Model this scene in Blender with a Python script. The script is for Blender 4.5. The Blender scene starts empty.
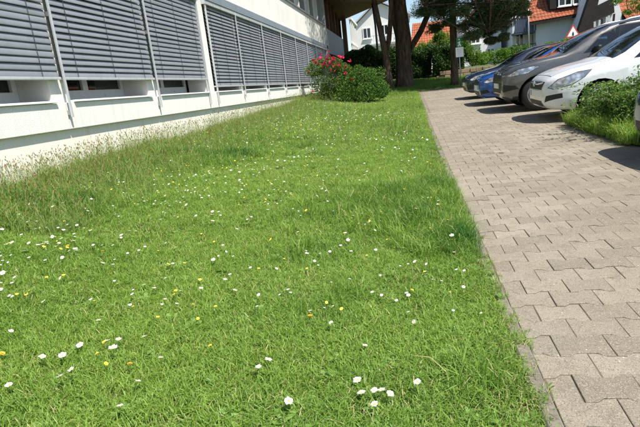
import bpy, bmesh, math, random
import numpy as np
from mathutils import Vector, Matrix, Euler
random.seed(7)
rng = np.random.default_rng(11)
S = bpy.context.scene
COL = S.collection

# ---------------------------------------------------------------- camera
FPX, CX, CY, EYE = 500.0, 320.0, 213.5, 1.2
_F = np.array([85.0, -133.5, FPX]); _D = np.array([225.0, (FPX * FPX + 85 * 225.0) / 133.5, FPX])
_F /= np.linalg.norm(_F); _D /= np.linalg.norm(_D); _R = np.cross(_D, _F)
cam = bpy.data.cameras.new('camera'); camo = bpy.data.objects.new('camera', cam); COL.objects.link(camo)
cam.sensor_width = 36; cam.lens = FPX / 640 * 36; cam.clip_start = 0.05; cam.clip_end = 2000
cx = Vector((_R[0], _F[0], -_D[0])); cu = -Vector((_R[1], _F[1], -_D[1])); cz = -Vector((_R[2], _F[2], -_D[2]))
camo.matrix_world = Matrix(((cx.x, cu.x, cz.x, 0), (cx.y, cu.y, cz.y, 0), (cx.z, cu.z, cz.z, EYE), (0, 0, 0, 1)))
S.camera = camo

# ---------------------------------------------------------------- sky, sun, exposure
SUN_TRAVEL = Vector((-0.72, 0.5, -1.5)).normalized()
sun_from = -SUN_TRAVEL
elev = math.asin(sun_from.z)
az = math.atan2(sun_from.x, sun_from.y)          # clockwise from +Y
w = bpy.data.worlds.new('World'); S.world = w; w.use_nodes = True
nt = w.node_tree; nt.nodes.clear()
sky = nt.nodes.new('ShaderNodeTexSky'); sky.sky_type = 'NISHITA'; sky.sun_disc = False
sky.sun_elevation = elev; sky.sun_rotation = az; sky.air_density = 1.0; sky.dust_density = 0.6; sky.ozone_density = 1.0
bg = nt.nodes.new('ShaderNodeBackground'); bg.inputs[1].default_value = 0.1
wo = nt.nodes.new('ShaderNodeOutputWorld')
nt.links.new(sky.outputs[0], bg.inputs[0]); nt.links.new(bg.outputs[0], wo.inputs[0])
sl = bpy.data.lights.new('sun', 'SUN'); sl.energy = 4.6; sl.angle = math.radians(0.53); sl.color = (1.0, 0.95, 0.87)
so = bpy.data.objects.new('sun', sl); COL.objects.link(so)
so.rotation_euler = SUN_TRAVEL.to_track_quat('-Z', 'Y').to_euler(); so.location = (20, -12, 30)
S.view_settings.view_transform = 'Standard'; S.view_settings.look = 'None'
S.view_settings.exposure = 0.72; S.view_settings.gamma = 1.0
S.view_settings.use_curve_mapping = False
S.render.engine = 'CYCLES'
S.cycles.use_denoising = True
S.cycles.max_bounces = 6; S.cycles.diffuse_bounces = 3; S.cycles.glossy_bounces = 3
S.cycles.transmission_bounces = 4; S.cycles.transparent_max_bounces = 8
S.cycles.caustics_reflective = False; S.cycles.caustics_refractive = False

# ---------------------------------------------------------------- helpers
def ray(px, py):
    c = np.array([px - CX, py - CY, FPX]); return np.array([c @ _R, c @ _F, -(c @ _D)])

def smooth(t):
    t = np.clip(t, 0, 1); return t * t * (3 - 2 * t)

KERB_X = lambda y: 0.383 + 0.00036 * np.clip(y, 0, 40) ** 2
WALL_X = -4.0

def ground_z(x, y):
    """path and parking level: climbs 2 % away from the viewer, then a bank under the trees"""
    x = np.asarray(x, float); y = np.asarray(y, float)
    z = 0.02 * y
    z = z + 0.085 * np.clip(y - 27.3, 0, 8) + 0.02 * np.clip(y - 35.3, 0, 40)
    return z

def lawn_z(x, y):
    x = np.asarray(x, float); y = np.asarray(y, float)
    t = np.clip((KERB_X(y) - x) / 4.4, 0, 1.2)
    bumps = 0.014 * np.sin(x * 2.1 + 1.3 * np.sin(y * .8)) + 0.012 * np.sin(y * 1.7 + x)
    return ground_z(x, y) + 0.40 * (0.55 * t + 0.45 * t * t) + bumps * np.clip(t * 6, 0, 1) - 0.005

def lawn_hit(px, py):
    r = ray(px, py); t = 1.2 / max(1e-6, (-r[2] + .02 * r[1]))
    for _ in range(60):
        p = r * t; z = p[2] + EYE; g = float(lawn_z(p[0], p[1]))
        t += (z - g) / (-r[2] + .02 * r[1]) * 0.6
    return r * t + np.array([0, 0, EYE])

class MB:
    """collects vertices and faces for one mesh"""
    def __init__(s): s.v = []; s.f = []; s.m = []
    def add(s, vs, fs, mi=0):
        o = len(s.v); s.v += [tuple(p) for p in vs]; s.f += [tuple(i + o for i in f) for f in fs]; s.m += [mi] * len(fs); return s
    def box(s, x0, x1, y0, y1, z0, z1, mi=0):
        return s.add([(x0, y0, z0), (x1, y0, z0), (x1, y1, z0), (x0, y1, z0), (x0, y0, z1), (x1, y0, z1), (x1, y1, z1), (x0, y1, z1)],
                     [(0, 3, 2, 1), (4, 5, 6, 7), (0, 1, 5, 4), (1, 2, 6, 5), (2, 3, 7, 6), (3, 0, 4, 7)], mi)
    def hexa(s, p, mi=0):
        return s.add(p, [(0, 3, 2, 1), (4, 5, 6, 7), (0, 1, 5, 4), (1, 2, 6, 5), (2, 3, 7, 6), (3, 0, 4, 7)], mi)
    def prism(s, poly, a, b, axis=1, mi=0):
        """poly of 2D points extruded along axis from a to b"""
        def P(q, t):
            if axis == 1: return (q[0], t, q[1])
            if axis == 0: return (t, q[0], q[1])
            return (q[0], q[1], t)
        n = len(poly)
        return s.add([P(q, a) for q in poly] + [P(q, b) for q in poly],
                     [tuple(range(n)), tuple(range(2 * n - 1, n - 1, -1))] + [(i, i + n, (i + 1) % n + n, (i + 1) % n) for i in range(n)], mi)
    def tube(s, pts, rad, n=8, mi=0, cap=True):
        pts = [Vector(p) for p in pts]; rad = rad if hasattr(rad, '__len__') else [rad] * len(pts)
        vs = []; fs = []; prev = None
        for i, p in enumerate(pts):
            d = (pts[min(i + 1, len(pts) - 1)] - pts[max(i - 1, 0)]).normalized()
            if prev is None:
                u = d.orthogonal().normalized()
            else:
                u = (prev - d * prev.dot(d)); u = u.normalized() if u.length > 1e-6 else d.orthogonal().normalized()
            prev = u; q = d.cross(u)
            for k in range(n):
                a = 2 * math.pi * k / n; vs.append(p + (u * math.cos(a) + q * math.sin(a)) * rad[i])
        for i in range(len(pts) - 1):
            for k in range(n):
                a = i * n + k; b = i * n + (k + 1) % n; fs.append((a, b, b + n, a + n))
        if cap:
            fs.append(tuple(range(n - 1, -1, -1))); fs.append(tuple((len(pts) - 1) * n + k for k in range(n)))
        return s.add(vs, fs, mi)
    def lathe(s, prof, n=20, centre=(0, 0, 0), axis='y', mi=0):
        """prof: (radius, offset along axis)"""
        vs = []; fs = []
        for r, o in prof:
            for k in range(n):
                a = 2 * math.pi * k / n; c, q = r * math.cos(a), r * math.sin(a)
                p = {'y': (c, o, q), 'x': (o, c, q), 'z': (c, q, o)}[axis]
                vs.append((p[0] + centre[0], p[1] + centre[1], p[2] + centre[2]))
        for i in range(len(prof) - 1):
            for k in range(n):
                a = i * n + k; b = i * n + (k + 1) % n; fs.append((a, b, b + n, a + n))
        return s.add(vs, fs, mi)
    def mesh(s, name, mats, smooth_=False):
        me = bpy.data.meshes.new(name); me.from_pydata(s.v, [], s.f)
        for m in (mats if isinstance(mats, (list, tuple)) else [mats]): me.materials.append(m)
        if any(s.m): me.polygons.foreach_set('material_index', s.m)
        bm = bmesh.new(); bm.from_mesh(me); bmesh.ops.recalc_face_normals(bm, faces=bm.faces); bm.to_mesh(me); bm.free()
        if smooth_: me.polygons.foreach_set('use_smooth', [True] * len(me.polygons))
        me.update(); return me
    def build(s, name, mats, parent=None, smooth_=False, bevel=0, **kw):
        return put(name, s.mesh(name, mats, smooth_), parent, bevel=bevel, **kw)

def root_loc(o):
    v = Vector((0, 0, 0))
    return v

def put(name, me, parent=None, bevel=0, **props):
    o = bpy.data.objects.new(name, me); COL.objects.link(o)
    if parent is not None:
        o.parent = parent
        M = parent.matrix_basis.copy(); q = parent
        while q.parent: M = q.parent.matrix_basis @ q.matrix_parent_inverse @ M if False else M; q = q.parent
        o.matrix_parent_inverse = world_of(parent).inverted()
    if bevel:
        b = o.modifiers.new('bevel', 'BEVEL'); b.width = bevel; b.segments = 2; b.limit_method = 'ANGLE'; b.angle_limit = math.radians(40)
    for k, v in props.items(): o[k] = v
    return o

def world_of(o):
    if o.parent: return world_of(o.parent) @ o.matrix_parent_inverse @ o.matrix_basis
    return o.matrix_basis.copy()

def thing(name, loc, label, cat, group=None, rz=0.0):
    o = bpy.data.objects.new(name, None); COL.objects.link(o); o.empty_display_size = .2
    o.location = loc; o.rotation_euler = (0, 0, rz)
    o['label'] = label; o['category'] = cat
    if group: o['group'] = group
    return o

# ---------------------------------------------------------------- materials
def new_mat(name):
    m = bpy.data.materials.new(name); m.use_nodes = True; n = m.node_tree.nodes; n.clear()
    out = n.new('ShaderNodeOutputMaterial'); b = n.new('ShaderNodeBsdfPrincipled')
    m.node_tree.links.new(b.outputs[0], out.inputs[0]); return m, n, m.node_tree.links, b, out

def mixrgb(n, l, fac, a, b, mode='MIX'):
    x = n.new('ShaderNodeMix'); x.data_type = 'RGBA'; x.blend_type = mode
    for s, v in ((0, fac), (6, a), (7, b)):
        if hasattr(v, 'is_output') or isinstance(v, bpy.types.NodeSocket): l.new(v, x.inputs[s])
        elif s == 0: x.inputs[0].default_value = v
        else: x.inputs[s].default_value = (*v, 1)
    return x.outputs[2]

def noise(n, l, scale, detail=4, rough=.6, vec=None, dim='3D'):
    t = n.new('ShaderNodeTexNoise'); t.inputs['Scale'].default_value = scale; t.inputs['Detail'].default_value = detail; t.inputs['Roughness'].default_value = rough
    if vec is not None: l.new(vec, t.inputs['Vector'])
    return t.outputs[0]

def ramp(n, l, src, p0, p1, c0=(0, 0, 0), c1=(1, 1, 1)):
    r = n.new('ShaderNodeValToRGB'); e = r.color_ramp.elements; e[0].position = p0; e[1].position = p1
    e[0].color = (*c0, 1); e[1].color = (*c1, 1); l.new(src, r.inputs[0]); return r.outputs[0]

def geo_pos(n):
    return n.new('ShaderNodeNewGeometry').outputs['Position']

def surf(name, c0, c1=None, rough=.6, scale=3.0, spec=.5, metal=0, bump=0, bscale=80, coat=0, streak=None, fine=None):
    m, n, l, b, o = new_mat(name); pos = geo_pos(n)
    c1 = c1 or tuple(min(1, x * 1.12) for x in c0)
    col = mixrgb(n, l, ramp(n, l, noise(n, l, scale, 5, .65, pos), .3, .7), c0, c1)
    if fine:
        col = mixrgb(n, l, ramp(n, l, noise(n, l, fine[0], 3, .7, pos), .45, .75), col, fine[1])
    if streak:
        mp = n.new('ShaderNodeMapping'); mp.inputs['Scale'].default_value = (6, 6, .5); l.new(pos, mp.inputs[0])
        col = mixrgb(n, l, ramp(n, l, noise(n, l, 1.3, 5, .7, mp.outputs[0]), .52, .85), col, streak)
    l.new(col, b.inputs['Base Color']); b.inputs['Roughness'].default_value = rough; b.inputs['Metallic'].default_value = metal
    b.inputs['Specular IOR Level'].default_value = spec
    if coat: b.inputs['Coat Weight'].default_value = coat; b.inputs['Coat Roughness'].default_value = .03
    if bump:
        bp = n.new('ShaderNodeBump'); bp.inputs['Strength'].default_value = bump; bp.inputs['Distance'].default_value = .004
        l.new(noise(n, l, bscale, 4, .7, pos), bp.inputs['Height']); l.new(bp.outputs[0], b.inputs['Normal'])
    return m

def leaf_mat(name, dark, light, odd=None, odd_at=.93, trans=.35, rough=.5, attr='tint', inst=False):
    m, n, l, b, out = new_mat(name)
    a = n.new('ShaderNodeAttribute'); a.attribute_name = attr
    fac = a.outputs['Fac']
    col = mixrgb(n, l, fac, dark, light)
    if inst:
        ia = n.new('ShaderNodeAttribute'); ia.attribute_type = 'INSTANCER'; ia.attribute_name = 'itint'
        col = mixrgb(n, l, ia.outputs['Fac'], col, inst)
    if odd:
        st = n.new('ShaderNodeMath'); st.operation = 'GREATER_THAN'; l.new(fac, st.inputs[0]); st.inputs[1].default_value = odd_at
        col = mixrgb(n, l, st.outputs[0], col, odd)
    l.new(col, b.inputs['Base Color']); b.inputs['Roughness'].default_value = rough; b.inputs['Specular IOR Level'].default_value = .35
    tr = n.new('ShaderNodeBsdfTranslucent'); l.new(mixrgb(n, l, 1.0, col, (1.15, 1.25, .7), 'MULTIPLY'), tr.inputs[0])
    mx = n.new('ShaderNodeMixShader'); mx.inputs[0].default_value = trans
    l.new(b.outputs[0], mx.inputs[1]); l.new(tr.outputs[0], mx.inputs[2]); l.new(mx.outputs[0], out.inputs[0])
    return m

M = {}
M['soil'] = surf('soil', (.05, .06, .02), (.10, .085, .045), .95, 6, .2, bump=.6, bscale=60)
M['terrain'] = surf('terrain', (.06, .09, .03), (.10, .12, .05), .95, .6, .2, bump=.5, bscale=12)
M['grass'] = leaf_mat('grass', (.165, .285, .034), (.36, .50, .11), odd=(.52, .46, .23), odd_at=.915, trans=.4, rough=.45, inst=(.05, .165, .02))
M['herb'] = leaf_mat('herb', (.12, .23, .04), (.24, .38, .09), trans=.3, rough=.5)
M['straw'] = leaf_mat('straw', (.13, .25, .04), (.44, .42, .17), odd=(.36, .255, .13), odd_at=.6, trans=.3, rough=.6)
M['rose_leaf'] = leaf_mat('rose_leaf', (.05, .12, .02), (.20, .29, .05), odd=(.25, .12, .05), odd_at=.95)
M['shrub_leaf'] = leaf_mat('shrub_leaf', (.035, .10, .015), (.14, .26, .04))
M['hedge_leaf'] = leaf_mat('hedge_leaf', (.02, .055, .012), (.06, .13, .025), trans=.25)
M['bright_leaf'] = leaf_mat('bright_leaf', (.06, .15, .015), (.17, .30, .035))
M['tree_leaf'] = leaf_mat('tree_leaf', (.03, .075, .018), (.085, .16, .035))
M['pine_leaf'] = leaf_mat('pine_leaf', (.028, .06, .02), (.075, .125, .035), odd=(.30, .13, .05), odd_at=.955, trans=.2)
M['juniper_leaf'] = leaf_mat('juniper_leaf', (.035, .09, .018), (.16, .27, .055), trans=.3)
M['petal_red'] = leaf_mat('petal_red', (.62, .02, .10), (.88, .10, .28), trans=.3, rough=.6)
M['daisy_white'] = leaf_mat('daisy_white', (.78, .78, .76), (.85, .85, .84), trans=.25, rough=.6)
M['yellow'] = surf('yellow', (.80, .60, .05), (.85, .70, .08), .6, 90)
M['orange'] = surf('orange', (.78, .40, .03), (.82, .48, .04), .6, 90)
M['stem'] = surf('stem', (.10, .2, .035), (.15, .26, .05), .6, 40)

def paver_material():
    m, n, l, b, o = new_mat('concrete_paving'); pos = geo_pos(n)
    a = n.new('ShaderNodeAttribute'); a.attribute_name = 'tint'
    oi = n.new('ShaderNodeObjectInfo')
    ad = n.new('ShaderNodeMath'); ad.operation = 'ADD'; l.new(a.outputs['Fac'], ad.inputs[0])
    mu = n.new('ShaderNodeMath'); mu.operation = 'MULTIPLY'; l.new(oi.outputs['Alpha'], mu.inputs[0]); mu.inputs[1].default_value = 0
    sep = n.new('ShaderNodeSeparateColor'); l.new(oi.outputs['Color'], sep.inputs[0])
    l.new(sep.outputs[0], ad.inputs[1])
    base = mixrgb(n, l, ad.outputs[0], (.215, .187, .142), (.315, .275, .21))
    # broad weathering, small stains, aggregate
    base = mixrgb(n, l, ramp(n, l, noise(n, l, .9, 5, .6, pos), .42, .75), base, (.20, .165, .115))
    base = mixrgb(n, l, ramp(n, l, noise(n, l, 9, 6, .75, pos), .50, .80), base, (.16, .138, .105))
    base = mixrgb(n, l, ramp(n, l, noise(n, l, 2.6, 6, .7, pos), .60, .78), base, (.15, .125, .09))
    v = n.new('ShaderNodeTexVoronoi'); v.inputs['Scale'].default_value = 330; l.new(pos, v.inputs['Vector'])
    sv = n.new('ShaderNodeSeparateColor'); l.new(v.outputs['Color'], sv.inputs[0])
    base = mixrgb(n, l, ramp(n, l, sv.outputs[0], .80, .95), base, (.36, .325, .26))
    base = mixrgb(n, l, ramp(n, l, sv.outputs[1], .80, .95), base, (.13, .112, .085))
    v2 = n.new('ShaderNodeTexVoronoi'); v2.inputs['Scale'].default_value = 42; l.new(pos, v2.inputs['Vector'])
    s2 = n.new('ShaderNodeSeparateColor'); l.new(v2.outputs['Color'], s2.inputs[0])
    near = ramp(n, l, v2.outputs['Distance'], .12, .2, (1, 1, 1), (0, 0, 0))
    fm = n.new('ShaderNodeMath'); fm.operation = 'MULTIPLY'; l.new(near, fm.inputs[0]); l.new(ramp(n, l, s2.outputs[0], .93, .96), fm.inputs[1])
    base = mixrgb(n, l, fm.outputs[0], base, (.52, .49, .42))
    l.new(base, b.inputs['Base Color']); b.inputs['Roughness'].default_value = .9; b.inputs['Specular IOR Level'].default_value = .25
    bp = n.new('ShaderNodeBump'); bp.inputs['Strength'].default_value = .7; bp.inputs['Distance'].default_value = .003
    h = n.new('ShaderNodeMath'); h.operation = 'ADD'; l.new(noise(n, l, 220, 4, .7, pos), h.inputs[0]); l.new(noise(n, l, 30, 4, .6, pos), h.inputs[1])
    l.new(h.outputs[0], bp.inputs['Height']); l.new(bp.outputs[0], b.inputs['Normal'])
    return m
M['paver'] = paver_material()
M['joint'] = surf('joint_sand', (.085, .07, .048), (.20, .17, .12), .95, 8, .2, bump=.8, bscale=150)
M['kerb'] = surf('kerb_concrete', (.15, .132, .105), (.26, .23, .185), .9, 6, .25, bump=.8, bscale=140, fine=(40, (.11, .10, .075)))
M['render_white'] = surf('white_render', (.72, .70, .65), (.80, .78, .73), .9, 1.2, .2, bump=.6, bscale=120, streak=(.58, .55, .48))
M['panel_white'] = surf('roughcast_panel', (.76, .74, .69), (.82, .80, .76), .92, 2.0, .2, bump=1.0, bscale=90, streak=(.66, .63, .56), fine=(45, (.70, .68, .62)))
M['cream'] = surf('cream_plinth', (.76, .72, .61), (.82, .79, .70), .92, 1.5, .2, bump=.7, bscale=90, streak=(.68, .62, .48))
M['sill'] = surf('sill_paint', (.78, .78, .77), None, .45, 4, .5, streak=(.6, .6, .58))
M['alu'] = surf('aluminium', (.60, .61, .61), (.68, .69, .69), .42, 8, .5, metal=.45, streak=(.38, .38, .37))
M['slat'] = surf('slat_paint', (.25, .268, .29), (.295, .313, .335), .4, 2.5, .5, metal=.25, streak=(.25, .255, .26))
M['cord'] = surf('ladder_cord', (.03, .03, .035), None, .8)
M['box_blue'] = surf('blind_box', (.26, .31, .35), (.31, .36, .40), .45, 3, .5, metal=.3, streak=(.22, .25, .27))
M['pvc'] = surf('window_frame', (.72, .73, .73), None, .4, 6, .5)
def glass_mat(name, col, rough=.03):
    m, n, l, b, o = new_mat(name); b.inputs['Base Color'].default_value = (*col, 1); b.inputs['Roughness'].default_value = rough
    b.inputs['Specular IOR Level'].default_value = .6; b.inputs['IOR'].default_value = 1.5
    bp = n.new('ShaderNodeBump'); bp.inputs['Strength'].default_value = .04; bp.inputs['Distance'].default_value = .02
    l.new(noise(n, l, 1.5, 2, .5, geo_pos(n)), bp.inputs['Height']); l.new(bp.outputs[0], b.inputs['Normal']); return m
M['glass'] = glass_mat('window_glass', (.015, .02, .018))
def car_glass():
    m, n, l, b, out = new_mat('car_glass')
    b.inputs['Base Color'].default_value = (.01, .012, .012, 1); b.inputs['Roughness'].default_value = .02; b.inputs['Specular IOR Level'].default_value = .7
    t = n.new('ShaderNodeBsdfTransparent'); t.inputs[0].default_value = (.50, .60, .56, 1)
    mx = n.new('ShaderNodeMixShader'); mx.inputs[0].default_value = .55
    l.new(b.outputs[0], mx.inputs[1]); l.new(t.outputs[0], mx.inputs[2])
    fr = n.new('ShaderNodeFresnel'); fr.inputs[0].default_value = 1.6
    gl = n.new('ShaderNodeBsdfGlossy'); gl.inputs['Roughness'].default_value = .02
    m2 = n.new('ShaderNodeMixShader'); l.new(fr.outputs[0], m2.inputs[0]); l.new(mx.outputs[0], m2.inputs[1]); l.new(gl.outputs[0], m2.inputs[2])
    l.new(m2.outputs[0], out.inputs[0]); return m
M['car_glass'] = car_glass()
M['brown_soffit'] = surf('brown_timber', (.14, .075, .04), (.20, .115, .065), .7, 4, .3)
M['facade_grey'] = surf('grey_cladding', (.33, .36, .38), (.40, .42, .43), .6, 3, .3)
def bark_mat():
    m, n, l, b, o = new_mat('bark'); pos = geo_pos(n)
    mp = n.new('ShaderNodeMapping'); mp.inputs['Scale'].default_value = (9, 9, 1.6); l.new(pos, mp.inputs[0])
    f = noise(n, l, 1.0, 7, .7, mp.outputs[0])
    col = ramp(n, l, f, .36, .66, (.03, .021, .015), (.18, .122, .08))
    col = mixrgb(n, l, ramp(n, l, noise(n, l, 2.2, 4, .6, pos), .5, .8), col, (.085, .078, .055))
    l.new(col, b.inputs['Base Color']); b.inputs['Roughness'].default_value = .95; b.inputs['Specular IOR Level'].default_value = .15
    bp = n.new('ShaderNodeBump'); bp.inputs['Strength'].default_value = 1.0; bp.inputs['Distance'].default_value = .06
    l.new(f, bp.inputs['Height']); l.new(bp.outputs[0], b.inputs['Normal']); return m
M['bark'] = bark_mat()
M['twig'] = surf('twig', (.10, .075, .05), (.16, .12, .08), .9, 20, .2)
M['tile'] = surf('roof_tile', (.30, .085, .042), (.41, .14, .07), .8, 3, .25, fine=(2.2, (.23, .075, .042)))
M['tile_brown'] = surf('brown_roof_tile', (.24, .12, .085), (.30, .16, .11), .75, 3, .3)
M['house_white'] = surf('house_render', (.66, .68, .70), (.74, .75, .76), .9, .6, .2)
M['house_wall2'] = surf('house_render_cream', (.72, .70, .66), None, .9, .6, .2)
M['dark_timber'] = surf('dark_timber', (.014, .011, .010), (.028, .021, .018), .7, 5, .3)
M['rubber'] = surf('rubber', (.018, .018, .018), (.028, .027, .026), .75, 20, .3)
M['black_plastic'] = surf('black_plastic', (.014, .014, .015), (.022, .022, .022), .5, 20, .4)
M['underbody'] = surf('underbody', (.008, .008, .008), None, .9, 20, .1)
M['rim'] = surf('alloy', (.50, .51, .53), (.58, .59, .6), .3, 8, .5, metal=.9)
M['chrome'] = surf('chrome', (.75, .76, .78), None, .1, 8, .5, metal=1)
M['seat'] = surf('seat_fabric', (.035, .036, .04), (.055, .055, .06), .9, 30, .2)
M['plate'] = surf('number_plate', (.78, .78, .74), None, .5, 10)
M['plate_blue'] = surf('plate_band', (.03, .08, .42), None, .5, 10)
M['pink'] = surf('pink_fabric', (.75, .10, .25), (.8, .2, .35), .8, 8)
M['cyan'] = surf('cyan_fabric', (.12, .5, .6), (.2, .6, .65), .8, 8)
def headlight_mat():
    m, n, l, b, o = new_mat('headlamp'); pos = geo_pos(n)
    v = n.new('ShaderNodeTexVoronoi'); v.inputs['Scale'].default_value = 11; l.new(pos, v.inputs['Vector'])
    l.new(ramp(n, l, v.outputs['Distance'], .12, .62, (.85, .87, .88), (.30, .32, .33)), b.inputs['Base Color'])
    b.inputs['Roughness'].default_value = .12; b.inputs['Coat Weight'].default_value = 1; b.inputs['Metallic'].default_value = .55; return m
M['headlamp'] = headlight_mat()
def paint(name, c, metal=0.0):
    m, n, l, b, o = new_mat(name); pos = geo_pos(n)
    dirt = ramp(n, l, noise(n, l, 5, 5, .7, pos), .55, .9)
    l.new(mixrgb(n, l, dirt, c, tuple(x * .9 + .008 for x in c)), b.inputs['Base Color'])
    b.inputs['Metallic'].default_value = metal; b.inputs['Roughness'].default_value = .35; b.inputs['Coat Weight'].default_value = 1.0; b.inputs['Coat Roughness'].default_value = .04
    return m
M['sandstone'] = surf('sandstone', (.25, .18, .125), (.34, .26, .18), .9, 4, .2, bump=.8, bscale=30)
M['galv'] = surf('galvanised', (.36, .37, .38), (.45, .46, .46), .45, 12, .5, metal=.7)
M['sign_green'] = surf('sign_green', (.01, .24, .12), None, .4, 10)
M['sign_white'] = surf('sign_white', (.80, .80, .79), None, .4, 10)
M['sign_red'] = surf('sign_red', (.46, .06, .05), None, .4, 10)
M['sign_black'] = surf('sign_black', (.02, .02, .02), None, .5, 10)
M['sign_grey'] = surf('sign_grey', (.45, .46, .46), None, .5, 10)
M['balcony'] = surf('balcony_blue', (.03, .045, .08), (.05, .06, .10), .6, 5)

# ---------------------------------------------------------------- numpy mesh helpers
def np_mesh(name, V, Fq, mats, tint=None, smooth_=False, mi=None):
    """V (n,3); Fq list/array of faces with the same number of corners"""
    me = bpy.data.meshes.new(name); V = np.asarray(V, np.float32); Fq = np.asarray(Fq, np.int32); k = Fq.shape[1]
    me.vertices.add(len(V)); me.vertices.foreach_set('co', V.ravel())
    me.loops.add(Fq.size); me.loops.foreach_set('vertex_index', Fq.ravel())
    me.polygons.add(len(Fq)); me.polygons.foreach_set('loop_start', np.arange(0, Fq.size, k, dtype=np.int32))
    me.update(calc_edges=True)
    for m in (mats if isinstance(mats, (list, tuple)) else [mats]): me.materials.append(m)
    if mi is not None: me.polygons.foreach_set('material_index', np.asarray(mi, np.int32))
    if tint is not None:
        a = me.attributes.new('tint', 'FLOAT', 'FACE'); a.data.foreach_set('value', np.asarray(tint, np.float32))
    me.polygons.foreach_set('use_smooth', np.full(len(Fq), bool(smooth_)))
    me.validate(); return me

def leaves(name, P, size, mat, aspect=.55, up=.35, tint=None, droop=None):
    """one folded diamond leaf at every point of P"""
    P = np.asarray(P); N = len(P); size = np.broadcast_to(size, (N,)) * rng.uniform(.7, 1.3, N)
    d = rng.normal(size=(N, 3)); d[:, 2] *= .7
    if droop is not None: d = d * .6 + np.asarray(droop)
    d /= np.linalg.norm(d, axis=1)[:, None]
    nrm = rng.normal(size=(N, 3)) + np.array([0, 0, up * 2]); s = np.cross(d, nrm); s /= np.linalg.norm(s, axis=1)[:, None] + 1e-9
    nn = np.cross(s, d)
    L = size[:, None]
    a = P - d * L * .5; b = P + d * L * .5; c = P + s * L * aspect * .5 + nn * L * .12; e = P - s * L * aspect * .5 + nn * L * .12
    V = np.stack([a, c, b, e], 1).reshape(-1, 3); F_ = np.arange(4 * N).reshape(N, 4)
    if tint is None: tint = rng.uniform(0, 1, N)
    return np_mesh(name, V, F_, mat, tint)

def blob(n, c, r, shell=.55, lump=.25, seed=0):
    """points in a lumpy ellipsoid, mostly towards its outside; returns points"""
    g = np.random.default_rng(seed + 100)
    d = g.normal(size=(n, 3)); d /= np.linalg.norm(d, axis=1)[:, None]
    k = g.normal(size=(6, 3)) * 2.2; ph = g.uniform(0, 6.28, 6)
    lum = 1 + lump * np.mean(np.sin(d @ k.T + ph), axis=1) * 2.0
    rad = (shell + (1 - shell) * g.uniform(0, 1, n) ** .6) * lum
    return np.asarray(c) + d * rad[:, None] * np.asarray(r)

# ================================================================ SETTING
def grid_mesh(name, xs, ys, zf, mat):
    X, Y = np.meshgrid(xs, ys); Z = zf(X, Y)
    V = np.stack([X, Y, Z], -1).reshape(-1, 3); nx = len(xs)
    i = (np.arange(len(ys) - 1)[:, None] * nx + np.arange(nx - 1)[None]).ravel()
    return np_mesh(name, V, np.stack([i, i + 1, i + nx + 1, i + nx], 1), mat, smooth_=True)

put('ground', grid_mesh('ground', np.concatenate([np.linspace(-600, -40, 12), np.linspace(-30, 40, 36), np.linspace(60, 600, 12)]),
    np.concatenate([np.linspace(-200, -10, 8), np.linspace(-5, 60, 66), np.linspace(70, 900, 14)]), lambda x, y: ground_z(x, y) - .10, M['terrain']), kind='structure')

PATH_END = 27.0
# lawn sheet, follows the kerb on its right edge
ys = np.linspace(-1, 36, 150); us = np.linspace(0, 1, 40)
V = []; 
for y in ys:
    x1 = float(KERB_X(y)) - .001 if y < PATH_END else 9.0
    for u in us: V.append((-4.35 + (x1 + 4.35) * u, y, 0))
V = np.array(V); V[:, 2] = lawn_z(V[:, 0], V[:, 1])
i = (np.arange(len(ys) - 1)[:, None] * 40 + np.arange(39)[None]).ravel()
put('lawn', np_mesh('lawn', V, np.stack([i, i + 1, i + 41, i + 40], 1), M['soil'], smooth_=True), kind='structure')

# ---- path: sand bed with interlocking concrete blocks, laid in running bond
BL, BP, BA = .212, .150, .0115           # block length across the path, course pitch, wave
path = put('path', grid_mesh('path', np.linspace(.37, 10, 10), np.linspace(-1, PATH_END, 57), lambda x, y: ground_z(x, y) - .0045, M['joint']), kind='structure')
def bone():
    l = BL / 2 - .0010; p = BP / 2 - .0019; a = BA
    top = [(-l, p + a), (-l * .62, p + a), (-l * .36, p - a), (l * .36, p - a), (l * .62, p + a), (l, p + a)]
    return top + [(x, -z) for x, z in reversed(top)]
def paver_verts(jit=0.0, seed=0):
    g = np.random.default_rng(seed); poly = bone()
    P = np.array(poly) + g.normal(size=(12, 2)) * jit
    inner = P * np.array([(BL / 2 - .0042) / (BL / 2 - .002), (BP / 2 - .0055) / (BP / 2 - .002)])
    lo = np.c_[P, np.full(12, -.045)]; mid = np.c_[P, np.full(12, -.0022)]; tp = np.c_[inner, np.zeros(12)]
    return np.concatenate([lo, mid, tp])
QF = []
for k in range(12):
    j = (k + 1) % 12; QF += [(k, k + 12, j + 12, j), (k + 12, k + 24, j + 24, j + 12)]
TOPF = [(24, 25, 34, 35), (25, 26, 33, 34), (26, 27, 32, 33), (27, 28, 31, 32), (28, 29, 30, 31)]
PF = np.array(QF + TOPF)
cells = []; halves = []
row = 0; y = -.2
while y < PATH_END - .1:
    off = (row % 2) * BL / 2
    nx = int((9.6 - .5) / BL)
    for c in range(nx):
        x = float(KERB_X(y)) + .062 + BL * (c + .5) + off + .002
        cells.append((x, y))
    if row % 2: halves.append((float(KERB_X(y)) + .062 + BL / 4 + .002, y))
    row += 1; y += BP
cells = np.array(cells)
cells = cells[~((cells[:, 0] > 2.62) & (cells[:, 1] > 6.55) & (cells[:, 1] < 9.0) & (cells[:, 0] < 9))]
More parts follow.
